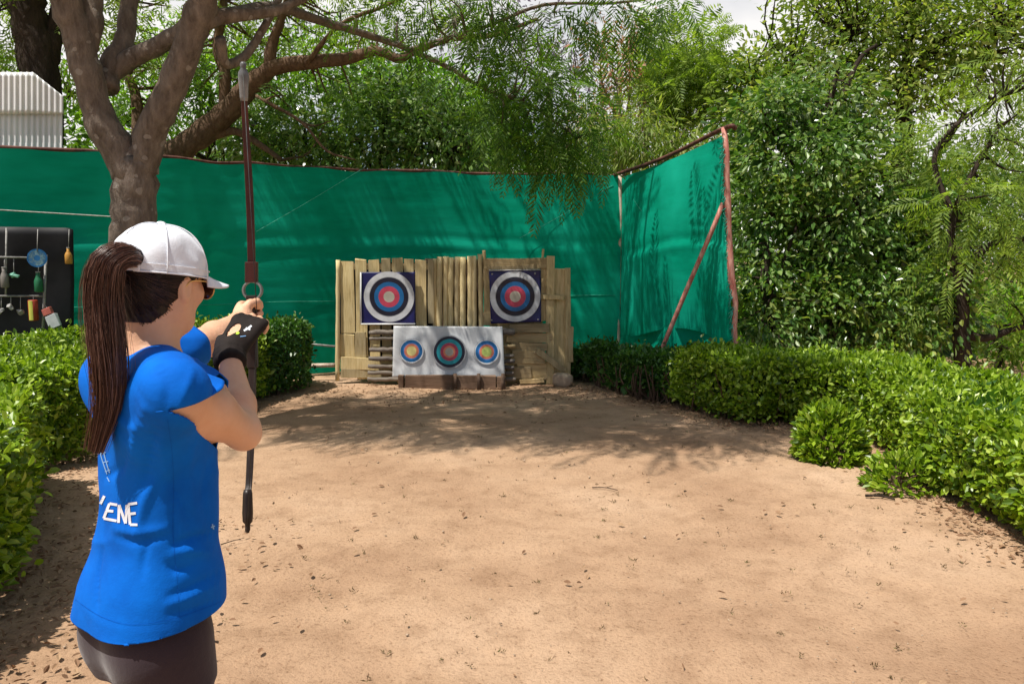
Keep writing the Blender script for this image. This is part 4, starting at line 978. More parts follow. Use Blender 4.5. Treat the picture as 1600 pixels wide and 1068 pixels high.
# boulder
def rock(c, r, seed, label, mat='stone'):
    bmx = bmesh.new(); bmesh.ops.create_icosphere(bmx, subdivisions=3, radius=1); co = np.array([v.co[:] for v in bmx.verts])
    d = 1 + .10 * snoise(co, seed, 2.0) + .05 * snoise(co, seed + 1, 5); co = np.clip(co * d[:, None], -.86, .86) * np.array(r) + np.array(c)
    fs = np.array([[v.index for v in f.verts] for f in bmx.faces]); bmx.free()
    o = np_mesh('rock', co, fs, M[mat], None, True); return tag(o, label, 'rock')
a = gnd(879, 602); rock((a[0], a[1] - .02, .075), (.145, .11, .10), 7, 'flat topped pale rock at the right foot of the wooden backstop')

# ------------------------------------------------------------------ targets
def disc_rings(mb, c, nrmv, radii, mis, off0=.0015, step=.0015, seg=72, sx=1.0):
    """concentric rings lying on each other, every one a real thin sheet"""
    A = nrm(nrmv); u = nrm(np.cross(V(0, 0, 1), A)); w = np.cross(A, u)
    o = np.array(c) + A * off0; rr = list(radii) + [0.0]; vs = []; prev = None
    for i, mi in enumerate(mis):                     # one printed sheet: bands of colour, each cut into narrow rings
        sub_ = np.linspace(rr[i], rr[i + 1], 5) if rr[i + 1] > 0 else np.linspace(rr[i], rr[i] * .02, 7)
        vs = [o + (u * math.cos(2 * math.pi * k / seg) * sx + w * math.sin(2 * math.pi * k / seg)) * r for r in sub_ for k in range(seg)]
        fs = [[q * seg + k, q * seg + (k + 1) % seg, (q + 1) * seg + (k + 1) % seg, (q + 1) * seg + k] for q in range(len(sub_) - 1) for k in range(seg)]
        if rr[i + 1] == 0: fs.append([(len(sub_) - 1) * seg + k for k in range(seg)])
        mb.add(vs, fs, mi)
def sheet_grid(corners, nx, ny, disp, th=.02):
    tl, tr, br, bl = [np.array(c) for c in corners]; N = nrm(np.cross(tr - tl, bl - tl)); N = N if N[1] < 0 else -N
    i, j = np.meshgrid(np.linspace(0, 1, nx), np.linspace(0, 1, ny), indexing='ij'); i = i.ravel()[:, None]; j = j.ravel()[:, None]
    P = (tl * (1 - i) + tr * i) * (1 - j) + (bl * (1 - i) + br * i) * j
    return P + N * disp(i, j), N
def blue_target(corners, centre, Y, label, frame, wear):
    root = empty('archery_target', at(*centre, Y), label, 'archery target', 'blue square target faces')
    cs = [at(px, py, Y) for px, py in corners]
    N = nrm(np.cross(cs[1] - cs[0], cs[3] - cs[0])); N = N if N[1] < 0 else -N
    P, N2 = sheet_grid(cs, 30, 30, lambda i, j: wear * .004 * (np.sin(i * 9 + j * 5) + np.sin(j * 11 - i * 3)), .02)
    o = np_mesh('board', P - N * .0, quad_grid(30, 30), M['navy'], root); sm = o.modifiers.new('thick', 'SOLIDIFY'); sm.thickness = .03; sm.offset = 1
    fx = FPX / Y
    mb = MB(); c = at(*centre, Y) + N * (.004 + wear * .008)
    R = [x / fx for x in (39.3, 31.5, 30.3, 23.2, 16.4, 8.6)]
    disc_rings(mb, c, N, R, [0, 5, 1, 2, 3, 4], .0015, .002)
    # wrinkle the face a little so that it catches the light like vinyl
    vs = np.array(mb.v); q = (vs - c); vs = vs + N * (.0016 * wear * (np.sin(q[:, :1] * 31 + q[:, 2:] * 17) + np.sin(q[:, 2:] * 37)))
    mb.v = [tuple(x) for x in vs]
    mb.build('target_face', [M['t_white'], M['t_black'], M['t_blue'], M['t_red'], M['t_gold'], M['t_line']], root, False)
    if frame:
        mb = MB(); d = N * .012
        for a, b in ((cs[0], cs[3]), (cs[3], cs[2])): mb.tube([a + d, b + d], .011, 6)
        mb.build('edge_frame', M['galv'], root, True)
    else:
        mb = MB(); d = N * .012; mb.tube([cs[0] + d, cs[1] + d], .010, 6)
        mb.build('edge_frame', M['bar'], root, True)
        for (px, py) in ((836, 427), (769, 428), (768, 500), (841, 499)):
            mb = MB(); mb.lathe(at(px, py, Y) + N * .002, [(.012, 0), (.012, .006), (.006, .009)], 12, N); mb.build('nail', M['bar'], root, True)
    return root
blue_target([(564, 425), (648.5, 425), (649, 506), (564, 506)], (608, 463.5), BY - .085, 'navy archery target with silver edge on the left panel of the wooden backstop', True, .5)
blue_target([(764, 422.5), (845, 421.5), (845.5, 502.5), (767, 505.5)], (805, 463), BY - .12, 'worn creased navy archery target on the right panel of the wooden backstop', False, 1.4)
# white sheet with three small faces
ws = empty('target_sheet', at(700, 590, 9.84) * V(1, 1, 0), 'white sheet with three small round target faces leaning low against the backstop', 'target sheet')
cs = [at(615, 509, 9.88), at(785, 510, 9.88), at(789, 590, 9.78), at(613, 589, 9.78)]
wdisp = lambda i, j: .006 * np.sin(i * 7 + 1) * np.sin(j * 4) + .004 * np.sin(i * 19 + j * 6) + .010 * np.exp(-((i - .03) ** 2 + (j - 1) ** 2) / .02) - .015 * np.exp(-((i - 1) ** 2 + (j - 1) ** 2) / .01)
P, N = sheet_grid(cs, 50, 26, wdisp)
o = np_mesh('sheet', P, quad_grid(50, 26), M['t_sheet'], ws); sm = o.modifiers.new('thick', 'SOLIDIFY'); sm.thickness = .012; sm.offset = 1
fx = FPX / 9.83
for (px, py, R, mi) in [(643.3, 548.2, (19.5, 18.6, 17.3, 13.2, 11.6, 7.6), (6, 7, 0, 1, 2, 3)), (702.3, 549.5, (26.5, 24.5, 20.0, 14.0, 9.5, 6.5), (6, 4, 8, 5, 2, 9)), (760.5, 549.5, (20, 19, 17.6, 13.4, 11.6, 7.8), (6, 7, 0, 1, 2, 10))]:
    mb = MB(); c = at(px, py, 9.83); c = c + N * .022
    disc_rings(mb, c, N, [r / fx for r in R], mi)
    mb.build('target_face', [M['t_blue'], M['t_lblue'], M['t_orange'], M['t_yellow'], M['t_black'], M['t_red'], M['t_line'], M['t_sheet'], M['t_teal'], M['t_gold'], M['t_lime']], ws)

# ------------------------------------------------------------------ black hanging board with things to shoot at
HY = 8.35
def pz(x, y, dy=0.0): return at(x, y, HY + (x * .0021) + dy)
hb = empty('hanging_board', pz(20, 520) * V(1, 1, 0), 'black cloth board behind the left hedge with a thin steel rack of hanging objects', 'board')
co = []
for i in np.linspace(0, 1, 40):
    for j in np.linspace(0, 1, 20):
        x = -140 + 256 * i; yt = 352 + 4 * i + (3 * max(0, i - .97) / .03); p = pz(x, yt + (580 - yt) * j); p[1] += .010 * math.sin(i * 17 + j * 3) + .008 * math.sin(j * 9 + i * 5); co.append(p)
o = np_mesh('cloth', np.array(co), quad_grid(40, 20), M['black'], hb); sm = o.modifiers.new('thick', 'SOLIDIFY'); sm.thickness = .012
def bar(p0, p1, r=.010): mb = MB(); mb.tube([p0, (p0 + p1) / 2, p1], r, 8); return mb.build('rack_bar', M['bar'], hb, True)
bar(pz(-130, 399, -.12), pz(72, 403, -.12)); bar(pz(-130, 462, -.12), pz(70, 462.5, -.12)); bar(pz(72, 398, -.12), pz(66, 540, -.12), .014); bar(pz(10, 356, -.12), pz(9, 460, -.12), .009)
bar(pz(-100, 356, -.12), pz(-101, 540, -.12))
items = 'objects hung as targets in front of the black board'
def hang(name, label, cat, builder, cord):
    root = empty(name, cord[1], label, cat, items)
    builder(root); mb = MB(); mb.tube([cord[0], cord[1]], .004, 5); mb.build('cord', M['bar'], root, True); return root
def bottle(c, h, r, mat, neck=.35):
    def f(root):
        mb = MB(); mb.lathe(c - V(0, 0, h / 2), [(r * .85, 0), (r, h * .04), (r, h * .55), (r * .8, h * .68), (r * neck, h * .82), (r * neck, h), (r * neck * .9, h * 1.0)], 18); mb.build('body', mat, root, True)
        mb = MB(); mb.lathe(c + V(0, 0, h * .5), [(r * neck * 1.15, 0), (r * neck * 1.15, h * .05)], 14); mb.build('bottle_cap', M['bar'], root, True)
    return f
hang('plate', 'round blue and white plate hanging from a cord before the black board', 'plate',
     lambda root: [(lambda mb: (disc_rings(mb, pz(58, 403, -.17), V(.3, -1, .1), [.094, .078, .03], [0, 1, 0], .002, .004, 40), mb.lathe(pz(58, 403, -.17), [(.094, 0), (.094, .002)], 40, V(.3, -1, .1)), mb.build('dish', [paint('plate_blue', (.03, .20, .48)), paint('plate_pale', (.25, .42, .46))], root)))(MB())], (pz(59, 358, -.1), pz(58, 392, -.17)))
hang('bottle', 'orange bottle hanging near the right edge of the black board', 'bottle', bottle(pz(107, 400, -.08), .165, .036, paint('bottle_orange', (.52, .26, .05)), .4), (pz(108, 358, -.08), pz(107, 388, -.08)))
hang('bottle', 'green bottle hanging below the blue plate', 'bottle', bottle(pz(60, 441, -.15), .20, .040, paint('bottle_green', (.02, .16, .07)), .5), (pz(61, 404, -.12), pz(60, 426, -.15)))
hang('bottle', 'clear greyish bottle hanging near the left end of the steel rack', 'bottle', bottle(pz(7, 434, -.15), .20, .038, paint('bottle_clear', (.22, .20, .18)), .5), (pz(7, 400, -.12), pz(7, 420, -.15)))
def can(root):
    c = pz(52, 484.5, -.14); h = .215; mb = MB(); mb.lathe(c - V(0, 0, h / 2), [(.040, 0), (.046, .008), (.046, h - .010), (.040, h)], 22); mb.build('body', paint('can_red', (.42, .06, .03)), root, True)
    mb = MB()
    vs = []
    for k in range(7):
        a = math.radians(-118 + k * 9); 
        for z in (-h * .47, h * .47): vs.append(c + V(math.cos(a) * .0475, math.sin(a) * .0475, z))
    mb.add(vs, [[2 * k, 2 * k + 2, 2 * k + 3, 2 * k + 1] for k in range(6)]); mb.build('stripe', paint('can_yellow', (.60, .58, .10)), root, True)
hang('drink_can', 'tall red can with a yellow stripe under the lower rack bar', 'can', can, (pz(52, 462, -.12), pz(52, 470, -.14)))
def scrap(c, w, h, mat, seed):
    def f(root):
        r = np.random.default_rng(seed); n = 10; mb = MB(); t = np.linspace(0, 2 * np.pi, n, endpoint=False); rr = 1 + .35 * r.normal(size=n).clip(-1, 1)
        fr = [c + V(math.cos(a) * w * q, -.012 + .01 * r.normal(), math.sin(a) * h * q) for a, q in zip(t, rr)]; bk = [p + V(0, .02, 0) for p in fr]
        mb.add(fr + bk + [c + V(0, -.03, 0)], [[i, (i + 1) % n, 2 * n] for i in range(n)] + [[i, n + i, n + (i + 1) % n, (i + 1) % n] for i in range(n)] + [list(range(n, 2 * n))]); mb.build('body', mat, root)
    return f
hang('crumpled_can', 'small crumpled mint green can hanging from the upper rack bar', 'can', scrap(pz(21, 430, -.14), .045, .03, paint('scrap_mint', (.20, .48, .36)), 3), (pz(21.5, 403, -.12), pz(21.5, 427, -.14)))
for i, (x, y, lb) in enumerate([(17, 479, 'grey crumpled can hanging under the lower rack bar, nearest the left'), (32, 487, 'grey crumpled can hanging beside the tall red can'), (2, 485, 'grey crumpled can hanging at the very left edge of the frame')]):
    hang('crumpled_can', lb, 'can', scrap(pz(x, y, -.14), .028, .030, M['bar'], 5 + i), (pz(x, 462, -.12), pz(x, y - 3, -.14)))
def jug(root):
    c = pz(80, 494, -.2); mb = MB()
    mb.box(c + V(0.02, 0, -.05), (.115, .05, .14), Matrix.Rotation(-.35, 3, 'Y'), jit=.004, rng=rng); mb.build('lower_panel', paint('carton_white', (.55, .57, .58)), root, bevel=.006)
    mb = MB(); mb.box(c + V(-.035, 0, .05), (.09, .05, .075), Matrix.Rotation(-.35, 3, 'Y'), jit=.003, rng=rng); mb.build('upper_panel', paint('carton_red', (.50, .13, .10)), root, bevel=.006)
hang('carton', 'tilted white carton with a red top at the right foot of the steel rack', 'carton', jug, (pz(69, 475, -.13), pz(76, 484, -.2)))

# ------------------------------------------------------------------ signed distance modelling for the body
class Field:
    def __init__(s, lo, hi, h):
        s.lo = np.array(lo, dtype=np.float64); s.h = h
        s.n = np.ceil((np.array(hi) - s.lo) / h).astype(int) + 1
        s.v = np.full(tuple(s.n), 1.0, dtype=np.float32)
    def _reg(s, lo, hi):
        a = np.clip(np.floor((np.array(lo) - s.lo) / s.h).astype(int), 0, s.n - 1); b = np.clip(np.ceil((np.array(hi) - s.lo) / s.h).astype(int) + 1, 1, s.n)
        g = [s.lo[k] + s.h * np.arange(a[k], b[k]) for k in range(3)]
        X, Y, Z = np.meshgrid(*g, indexing='ij', sparse=True)
        return (slice(a[0], b[0]), slice(a[1], b[1]), slice(a[2], b[2])), X, Y, Z
    def put(s, fn, lo, hi, k=0.02, sub=False):
        pad = k + 4 * s.h
        sl, X, Y, Z = s._reg(np.array(lo) - pad, np.array(hi) + pad)
        d = fn(X, Y, Z).astype(np.float32); a = s.v[sl]
        if sub: a, d = -a, d
        hh = np.maximum(k - np.abs(a - d), 0) / max(k, 1e-6)
        r = np.minimum(a, d) - hh * hh * k * .25
        s.v[sl] = -r if sub else r
    def cone(s, a, b, ra, rb, k=0.02, **kw):
        a = np.array(a, dtype=float); b = np.array(b, dtype=float); ba = b - a; L2 = ba @ ba
        def f(X, Y, Z):
            t = np.clip(((X - a[0]) * ba[0] + (Y - a[1]) * ba[1] + (Z - a[2]) * ba[2]) / L2, 0, 1)
            return np.sqrt((X - a[0] - ba[0] * t) ** 2 + (Y - a[1] - ba[1] * t) ** 2 + (Z - a[2] - ba[2] * t) ** 2) - (ra + (rb - ra) * t)
        r = max(ra, rb); s.put(f, np.minimum(a, b) - r, np.maximum(a, b) + r, k, **kw)
    def chain(s, pts, rads, k=0.008):
        for i in range(len(pts) - 1): s.cone(pts[i], pts[i + 1], rads[i], rads[i + 1], k)
    def ell(s, c, r, B=None, k=0.02, **kw):
        c = np.array(c, dtype=float); r = np.array(r, dtype=float); B = np.eye(3) if B is None else np.array(B)   # rows = axes
        def f(X, Y, Z):
            x, y, z = X - c[0], Y - c[1], Z - c[2]
            q = [(B[i][0] * x + B[i][1] * y + B[i][2] * z) for i in range(3)]
            k0 = np.sqrt(sum((q[i] / r[i]) ** 2 for i in range(3))); k1 = np.sqrt(sum((q[i] / r[i] ** 2) ** 2 for i in range(3)))
            return k0 * (k0 - 1) / np.maximum(k1, 1e-6)
        e = r.max(); s.put(f, c - e, c + e, k, **kw)
    def slices(s, rows, off=0.0, k=0.02):
        """torso: rows z, cx, cy, half width, half depth, yaw(deg)"""
        R = catmull(rows, 8); R = R[np.argsort(R[:, 0])]
        def f(X, Y, Z):
            g = [np.interp(Z, R[:, 0], R[:, j]) for j in range(1, 6)]
            ca, sa = np.cos(np.radians(g[4])), np.sin(np.radians(g[4]))
            dx, dy = X - g[0], Y - g[1]
            u = dx * ca + dy * -sa; v = dx * sa + dy * ca            # u to her right, v forward
            a, b_ = g[2] + off, g[3] + off
            e = (np.abs(u / a) ** 2.3 + np.abs(v / b_) ** 2.3) ** (1 / 2.3)
            d = (e - 1) * np.minimum(a, b_)
            zz = np.maximum(R[0, 0] - off - Z, Z - R[-1, 0] - off)
            return np.maximum(d, zz)
        m = (R[:, 3].max() + off) * 1.2
        s.put(f, (R[:, 1].min() - m, R[:, 2].min() - m, R[0, 0] - off), (R[:, 1].max() + m, R[:, 2].max() + m, R[-1, 0] + off), k)
    def mesh(s):
        v = s.v; S = v < 0; nx, ny, nz = v.shape
        cnt = np.zeros((nx - 1, ny - 1, nz - 1), dtype=np.int8)
        for i in (0, 1):
            for j in (0, 1):
                for k in (0, 1): cnt += S[i:nx - 1 + i, j:ny - 1 + j, k:nz - 1 + k]
        act = (cnt > 0) & (cnt < 8); I = np.argwhere(act); idx = np.full(act.shape, -1, dtype=np.int64); idx[act] = np.arange(len(I))
        acc = np.zeros((len(I), 3)); num = np.zeros(len(I))
        cor = [(i, j, k) for i in (0, 1) for j in (0, 1) for k in (0, 1)]
        for a in cor:
            for ax in range(3):
                if a[ax]: continue
                b = list(a); b[ax] = 1
                va = v[I[:, 0] + a[0], I[:, 1] + a[1], I[:, 2] + a[2]]; vb = v[I[:, 0] + b[0], I[:, 1] + b[1], I[:, 2] + b[2]]
                m = (va < 0) != (vb < 0); t = np.where(m, va / np.where(va == vb, 1, va - vb), 0)
                p = np.tile(np.array(a, float), (len(I), 1)); p[:, ax] += t
                acc[m] += p[m]; num[m] += 1
        co = s.lo + s.h * (I + acc / num[:, None])
        F = []
        for ax in range(3):
            o1, o2 = (ax + 1) % 3, (ax + 2) % 3
            A = np.take(S, range(0, S.shape[ax] - 1), ax); B = np.take(S, range(1, S.shape[ax]), ax)
            E = np.argwhere(A != B); E = E[(E[:, o1] > 0) & (E[:, o2] > 0) & (E[:, o1] < S.shape[o1] - 1) & (E[:, o2] < S.shape[o2] - 1)]
            ins = A[E[:, 0], E[:, 1], E[:, 2]]
            q = []
            for (d1, d2) in ((-1, -1), (0, -1), (0, 0), (-1, 0)):
                c = E.copy(); c[:, o1] += d1; c[:, o2] += d2; q.append(idx[c[:, 0], c[:, 1], c[:, 2]])
            q = np.stack(q, 1); q[~ins] = q[~ins][:, ::-1]; F.append(q)
        return co, np.concatenate(F)
def relax(co, F, it=2, lam=.5):
    e = np.concatenate([F[:, [0, 1]], F[:, [1, 2]], F[:, [2, 3]], F[:, [3, 0]]]); e = np.concatenate([e, e[:, ::-1]])
    deg = np.bincount(e[:, 0], minlength=len(co))[:, None]
    for _ in range(it):
        acc = np.stack([np.bincount(e[:, 0], co[e[:, 1], k], len(co)) for k in range(3)], 1)
        co = co + lam * (acc / np.maximum(deg, 1) - co)
    return co
def vnormals(co, F):
    n = np.cross(co[F[:, 2]] - co[F[:, 0]], co[F[:, 3]] - co[F[:, 1]]); o = np.zeros_like(co)
    for k in range(4):
        for j in range(3): o[:, j] += np.bincount(F[:, k], n[:, j], len(co))
    return nrm(o)
def trim(co, F, g, eps=1e-4):
    """keep the part where g>0 with a clean edge (g is close to a distance)"""
    gv = g(co); keep = (gv[F] > 0).any(1); F = F[keep]
    used = np.unique(F); out = used[gv[used] < 0]
    for _ in range(3):
        p = co[out]; g0 = g(p); gr = np.stack([(g(p + eps * np.eye(3)[k]) - g0) / eps for k in range(3)], 1)
        co[out] = p - gr * (g0 / np.maximum((gr ** 2).sum(1), .2))[:, None]
    mp = np.full(len(co), -1); mp[used] = np.arange(len(used))
    return co[used], mp[F]
def unlink_faces(co, F):
    return co, F

# ------------------------------------------------------------------ the archer: joints, read off the photo
YAW = 38.0                                         # chest faces this many degrees right of straight ahead
def hv(deg): a = math.radians(deg); return V(math.sin(a), math.cos(a), 0)
Fb = hv(YAW); Rb = hv(YAW + 90)
SH_R = at(270, 606, 1.535); SH_L = at(184, 585, 1.845)
EL_R = at(379, 674, 1.745); WR_R = at(357, 551, 1.94); KN_R = at(391, 502, 2.04)
EL_L = at(318, 536, 2.11); WR_L = at(370, 502, 2.30)
GRIP = at(391.5, 492, 2.40)
BOW_DIR = nrm(V(-.030, .20, 0))                    # from the string towards the grip
BOW_R = V(BOW_DIR[1], -BOW_DIR[0], 0)
HC = at(251, 438, 1.70); HC[2] -= 0.004            # head centre
HYAW = 22.0; Fh = nrm(hv(HYAW) + V(0, 0, -.10)); Rh = hv(HYAW + 90); Uh = np.cross(Rh, Fh); HB = np.array([Rh, Fh, Uh])
def hp(r, f, u): return HC + Rh * r + Fh * f + Uh * u
NECK = at(243, 556, 1.685)
def ctr(px, py, Y=1.69): p = at(px, py, Y); return p[2], p[0], p[1]
rows = []
for (px, py, hw, hd, yw) in [(243, 1035, .128, .088, YAW - 4), (237, 970, .136, .091, YAW - 2), (240, 905, .132, .090, YAW), (246, 840, .120, .086, YAW), (250, 765, .114, .083, YAW + 1), (247, 700, .122, .088, YAW + 2), (242, 640, .130, .092, YAW + 3), (238, 590, .138, .084, YAW + 4), (242, 566, .092, .056, YAW + 4)]:
    z, x, y = ctr(px, py); rows.append((z, x, y, hw, hd, yw))
ROWS = rows
PEL = V(rows[1][1], rows[1][2], rows[1][0])
def torso(f, off=0.0):
    f.slices(ROWS, off)
    for s in (-1, 1):                               # seat, bust, shoulder caps
        f.ell(PEL + Rb * s * .064 - Fb * .050 + V(0, 0, -.02), V(.074, .066, .088) + off, np.array([Rb, Fb, V(0, 0, 1)]), .05)
        c = V(ROWS[6][1], ROWS[6][2], ROWS[6][0]) + Rb * s * .066 + Fb * .082 + V(0, 0, .01)
        f.ell(c, V(.055, .05, .058) + off, np.array([Rb, Fb, V(0, 0, 1)]), .05)
    up = V(ROWS[8][1], ROWS[8][2], ROWS[8][0])
    f.ell(at(166, 596, 1.80), V(.046, .046, .06) + off, None, .05)
    for S in (SH_R, SH_L):
        f.cone(up + V(0, 0, -.035), S + V(0, 0, -.014), .046 + off, .038 + off, .05)
        f.cone(up + V(0, 0, .01) - Fb * .01, S + V(0, 0, .006), .036 + off, .034 + off, .04)
        f.cone(V(ROWS[6][1], ROWS[6][2], ROWS[6][0]) + (S - up) * .55, S + V(0, 0, -.03), .065 + off, .040 + off, .05)
HIP = [PEL + Rb * s * .072 + V(0, 0, -.03) for s in (-1, 1)]
KNEE = [PEL + Rb * s * .088 + Fb * (.03 if s > 0 else .05) + V(0, 0, 0.47 - PEL[2]) for s in (-1, 1)]
ANK = [PEL + Rb * s * .125 + Fb * (-.02 if s > 0 else .0) + V(0, 0, 0.085 - PEL[2]) for s in (-1, 1)]
def legs(f, off=0.0):
    for i in (0, 1):
        f.cone(HIP[i] - Fb * .005, KNEE[i] + V(0, 0, .06), .078 + off, .058 + off, .05)
        f.cone(KNEE[i] + V(0, 0, .07), KNEE[i] + V(0, 0, -.05), .058 + off, .050 + off, .03)
        m = KNEE[i] * .68 + ANK[i] * .32 - Fb * .016
        f.cone(KNEE[i] + V(0, 0, -.04), m, .048 + off, .054 + off, .03); f.cone(m, ANK[i], .054 + off, .036 + off, .03)
def hand_frame(w, kn, nb):
    a = nrm(kn - w); b = nrm(nb - a * (nb @ a)); return a, b, np.cross(a, b)
# right hand: hooked fingers on the string
AR, BR, CR = hand_frame(WR_R, KN_R, V(.15, -.62, .70))
def right_hand(f, glove=0.0, fingers=True):
    P = lambda a, c, b=0.0: KN_R + AR * a + CR * c + BR * b
    for c in (-.030, -.010, .010, .029): f.cone(WR_R + CR * c * .62, P(-.004, c), .0155 + glove, .0125 + glove, .014)
    if fingers:
        for j, (c, L, b0) in enumerate(((-.030, .9, 0), (-.010, 1.0, .002), (.010, .96, .001), (.029, .80, -.002))):
            r = .0088 if j < 3 else .0078
            p0 = P(0, c, b0); p1 = p0 + AR * .034 * L - BR * .016 * L; p2 = p1 + AR * .004 * L - BR * .026 * L; p3 = p2 - AR * .016 * L - BR * .010 * L
            f.chain([p0, p1, p2, p3], [r * 1.15, r, r * .95, r * .82], .004)
        b = WR_R + AR * .028 - CR * .020
        q0 = WR_R + AR * .022 - CR * .026 - BR * .006; q1 = q0 + AR * .035 - CR * .018 - BR * .014; q2 = q1 + AR * .032 - CR * .002 - BR * .012; q3 = q2 + AR * .022 + CR * .010 - BR * .008
        f.chain([q0, q1, q2, q3], [.0165, .0125, .0105, .0085], .008)
# left hand: fist round the bow grip
def left_hand(f):
    gz = lambda z, r, d: GRIP + BOW_R * r + BOW_DIR * d + V(0, 0, z)
    f.chain([WR_L, gz(-.004, -.014, -.052)], [.0225, .0235], .015)
    f.ell(gz(0, -.026, -.014), (.017, .040, .043), np.array([BOW_R, BOW_DIR, V(0, 0, 1)]), .016)
    f.cone(gz(.0, -.012, -.046), gz(.0, -.022, -.02), .026, .022, .02)
    for j, (z, L) in enumerate(((.033, .95), (.012, 1.0), (-.009, .97), (-.029, .82))):
        r = .0092 - .0004 * j
        f.chain([gz(z, -.027, .012), gz(z - .002, -.014, .036 * (.9 + .1 * L)), gz(z - .005, .014, .034), gz(z - .008, .0275, .012), gz(z - .010, .021 * L, -.010)], [r * 1.1, r, r, r * .95, r * .8], .004)
    f.chain([gz(.018, -.010, -.048), gz(.036, .006, -.036), gz(.040, .022, -.016), gz(.036, .027, .006)], [.0165, .0125, .0108, .009], .008)
def arms(f, off=0.0):
    for S, E, W in ((SH_R, EL_R, WR_R), (SH_L, EL_L, WR_L)):
        m = S * .5 + E * .5
        f.cone(S, m, .050 + off, .046 + off, .03); f.cone(m, E, .046 + off, .037 + off, .03)
        q = E * .68 + W * .32
        tip_ = nrm(E - (S * .5 + W * .5)); f.cone(E, E + tip_ * (.013 + off), .030 + off, .022 + off, .02)
        f.cone(E, q, .036 + off, .0375 + off, .02); f.cone(q, W, .0375 + off, .0235 + off, .02)
def head(f):
    f.ell(hp(0, -.012, .022), (.0735, .091, .086), HB, .02)                     # skull
    f.ell(hp(0, .016, -.030), (.059, .061, .070), HB, .04)                      # face
    f.cone(hp(0, .046, -.084), hp(0, .050, -.080), .019, .019, .04)             # chin
    for s in (-1, 1):
        f.cone(hp(s * .050, -.004, -.050), hp(s * .020, .046, -.084), .016, .015, .03)   # jaw
        f.cone(hp(s * .030, .064, -.018), hp(s * .048, .050, -.022), .017, .014, .025)  # cheekbone
        f.ell(hp(s * .031, .073, -.004), (.015, .010, .009), HB, .012, sub=True)       # eye socket
        f.ell(hp(s * .031, .063, -.004), (.0125, .012, .0115), HB, .003)               # eyeball
        # ear
        f.ell(hp(s * .0755, -.006, -.012), (.007, .017, .030), HB, .006); f.ell(hp(s * .082, -.002, -.010), (.005, .009, .017), HB, .006, sub=True)
    f.cone(hp(0, .075, .004), hp(0, .095, -.032), .008, .0105, .014)            # nose
    for s in (-1, 1): f.ell(hp(s * .010, .085, -.035), (.008, .010, .007), HB, .008)
    f.ell(hp(0, .072, -.056), (.023, .010, .0065), HB, .008); f.ell(hp(0, .070, -.065), (.019, .010, .0068), HB, .008)
    f.cone(NECK + V(0, 0, -.03), hp(0, -.018, -.055), .042, .041, .03)
    f.cone(NECK + V(0, 0, -.05) - Fb * .02, hp(0, -.045, -.02), .036, .036, .04)

LO = (-1.30, 1.25, -.02); HI = (-.30, 2.55, 1.72)
body = Field(LO, HI, 0.0042)
torso(body); legs(body); arms(body); head(body); right_hand(body); left_hand(body)
for i in (0, 1):
    a = ANK[i]; fd = hv(YAW - 25 * (1 - i) - 2)
    body.cone(a + V(0, 0, -.01), a + fd * .10 + V(0, 0, -.052), .036, .028, .03); body.cone(a + V(0, 0, -.05) - fd * .02, a + fd * .15 + V(0, 0, -.062), .030, .020, .03)
co, F = body.mesh(); co = relax(co, F, 2)
bbv = BVHTree.FromPolygons([Vector(x) for x in co], F.tolist())
person = empty('person', (PEL[0], PEL[1], 0), 'woman in blue t-shirt, white cap and ponytail aiming a bow at the targets', 'person')
body_o = np_mesh('body', co, F, M['skin'], person)

# ---- shirt
g = Field((-1.2, 1.35, .70), (-.4, 2.25, 1.46), 0.0048)
SR = []
for r in ROWS:
    z = r[0]
    loose = .008 + .010 * np.clip((1.22 - z) / .3, 0, 1)
    fl_ = np.clip((1.03 - z) / .14, 0, 1); fl_ = fl_ * fl_ * (3 - 2 * fl_); loose += .008 * fl_
    SR.append((r[0], r[1], r[2], r[3] + loose, r[4] + loose + .010 * fl_, r[5]))
SR[4] = (SR[4][0], SR[4][1], SR[4][2], SR[4][3] + .006, SR[4][4] + .004, SR[4][5])
_r = ROWS; ROWS = SR; torso(g, 0.007); ROWS = _r
f0 = PEL + V(0, 0, -.10)
if False: g.slices([(f0[2] - .03, PEL[0], PEL[1], .152, .118, YAW), (PEL[2], PEL[0], PEL[1], .152, .114, YAW), (PEL[2] + .07, PEL[0], PEL[1], .148, .108, YAW), (PEL[2] + .14, PEL[0], PEL[1], .138, .098, YAW)], 0, .04)
_upb = V(ROWS[8][1], ROWS[8][2], ROWS[8][0])
for S, E in ((SH_R, EL_R), (SH_L, EL_L)): g.cone(S + (_upb - S) * .30 + V(0, 0, -.012), S + nrm(E - S) * .015, .053, .0515, .045)
sc_, sF = g.mesh(); sc_ = relax(sc_, sF, 3)
up = V(0, 0, 1)
hem_n = nrm(V(0, 0, 1) + Fb * -.10 + Rb * .0); HEM = at(250, 967, 1.62)
sc_, sF = trim(sc_, sF, lambda p: (p - HEM) @ hem_n)
_ab = nrm(at(318, 605, 1.61) - at(247, 642, 1.475)); _d = nrm(EL_R - SH_R); MOUTH = at(282, 622, 1.54); MN = nrm(_d - _ab * (_d @ _ab))
def gmouth(p):
    q = p - SH_R; al = q @ _d; rad = np.linalg.norm(q - al[:, None] * _d, axis=1)
    tc = V(ROWS[6][1], ROWS[6][2], ROWS[6][0]) - SH_R; tc = nrm(tc - _d * (tc @ _d)); dv = nrm(V(0, 0, -1) + _d * _d[2])
    return np.maximum(np.maximum(np.maximum((MOUTH - p) @ MN, rad - .092), -.045 - al), np.maximum(q @ tc - .038, q @ dv - .058))
sc_, sF = trim(sc_, sF, gmouth)
neck_ax = nrm(hp(0, -.022, -.055) - NECK)
NB = NECK + Fb * .012
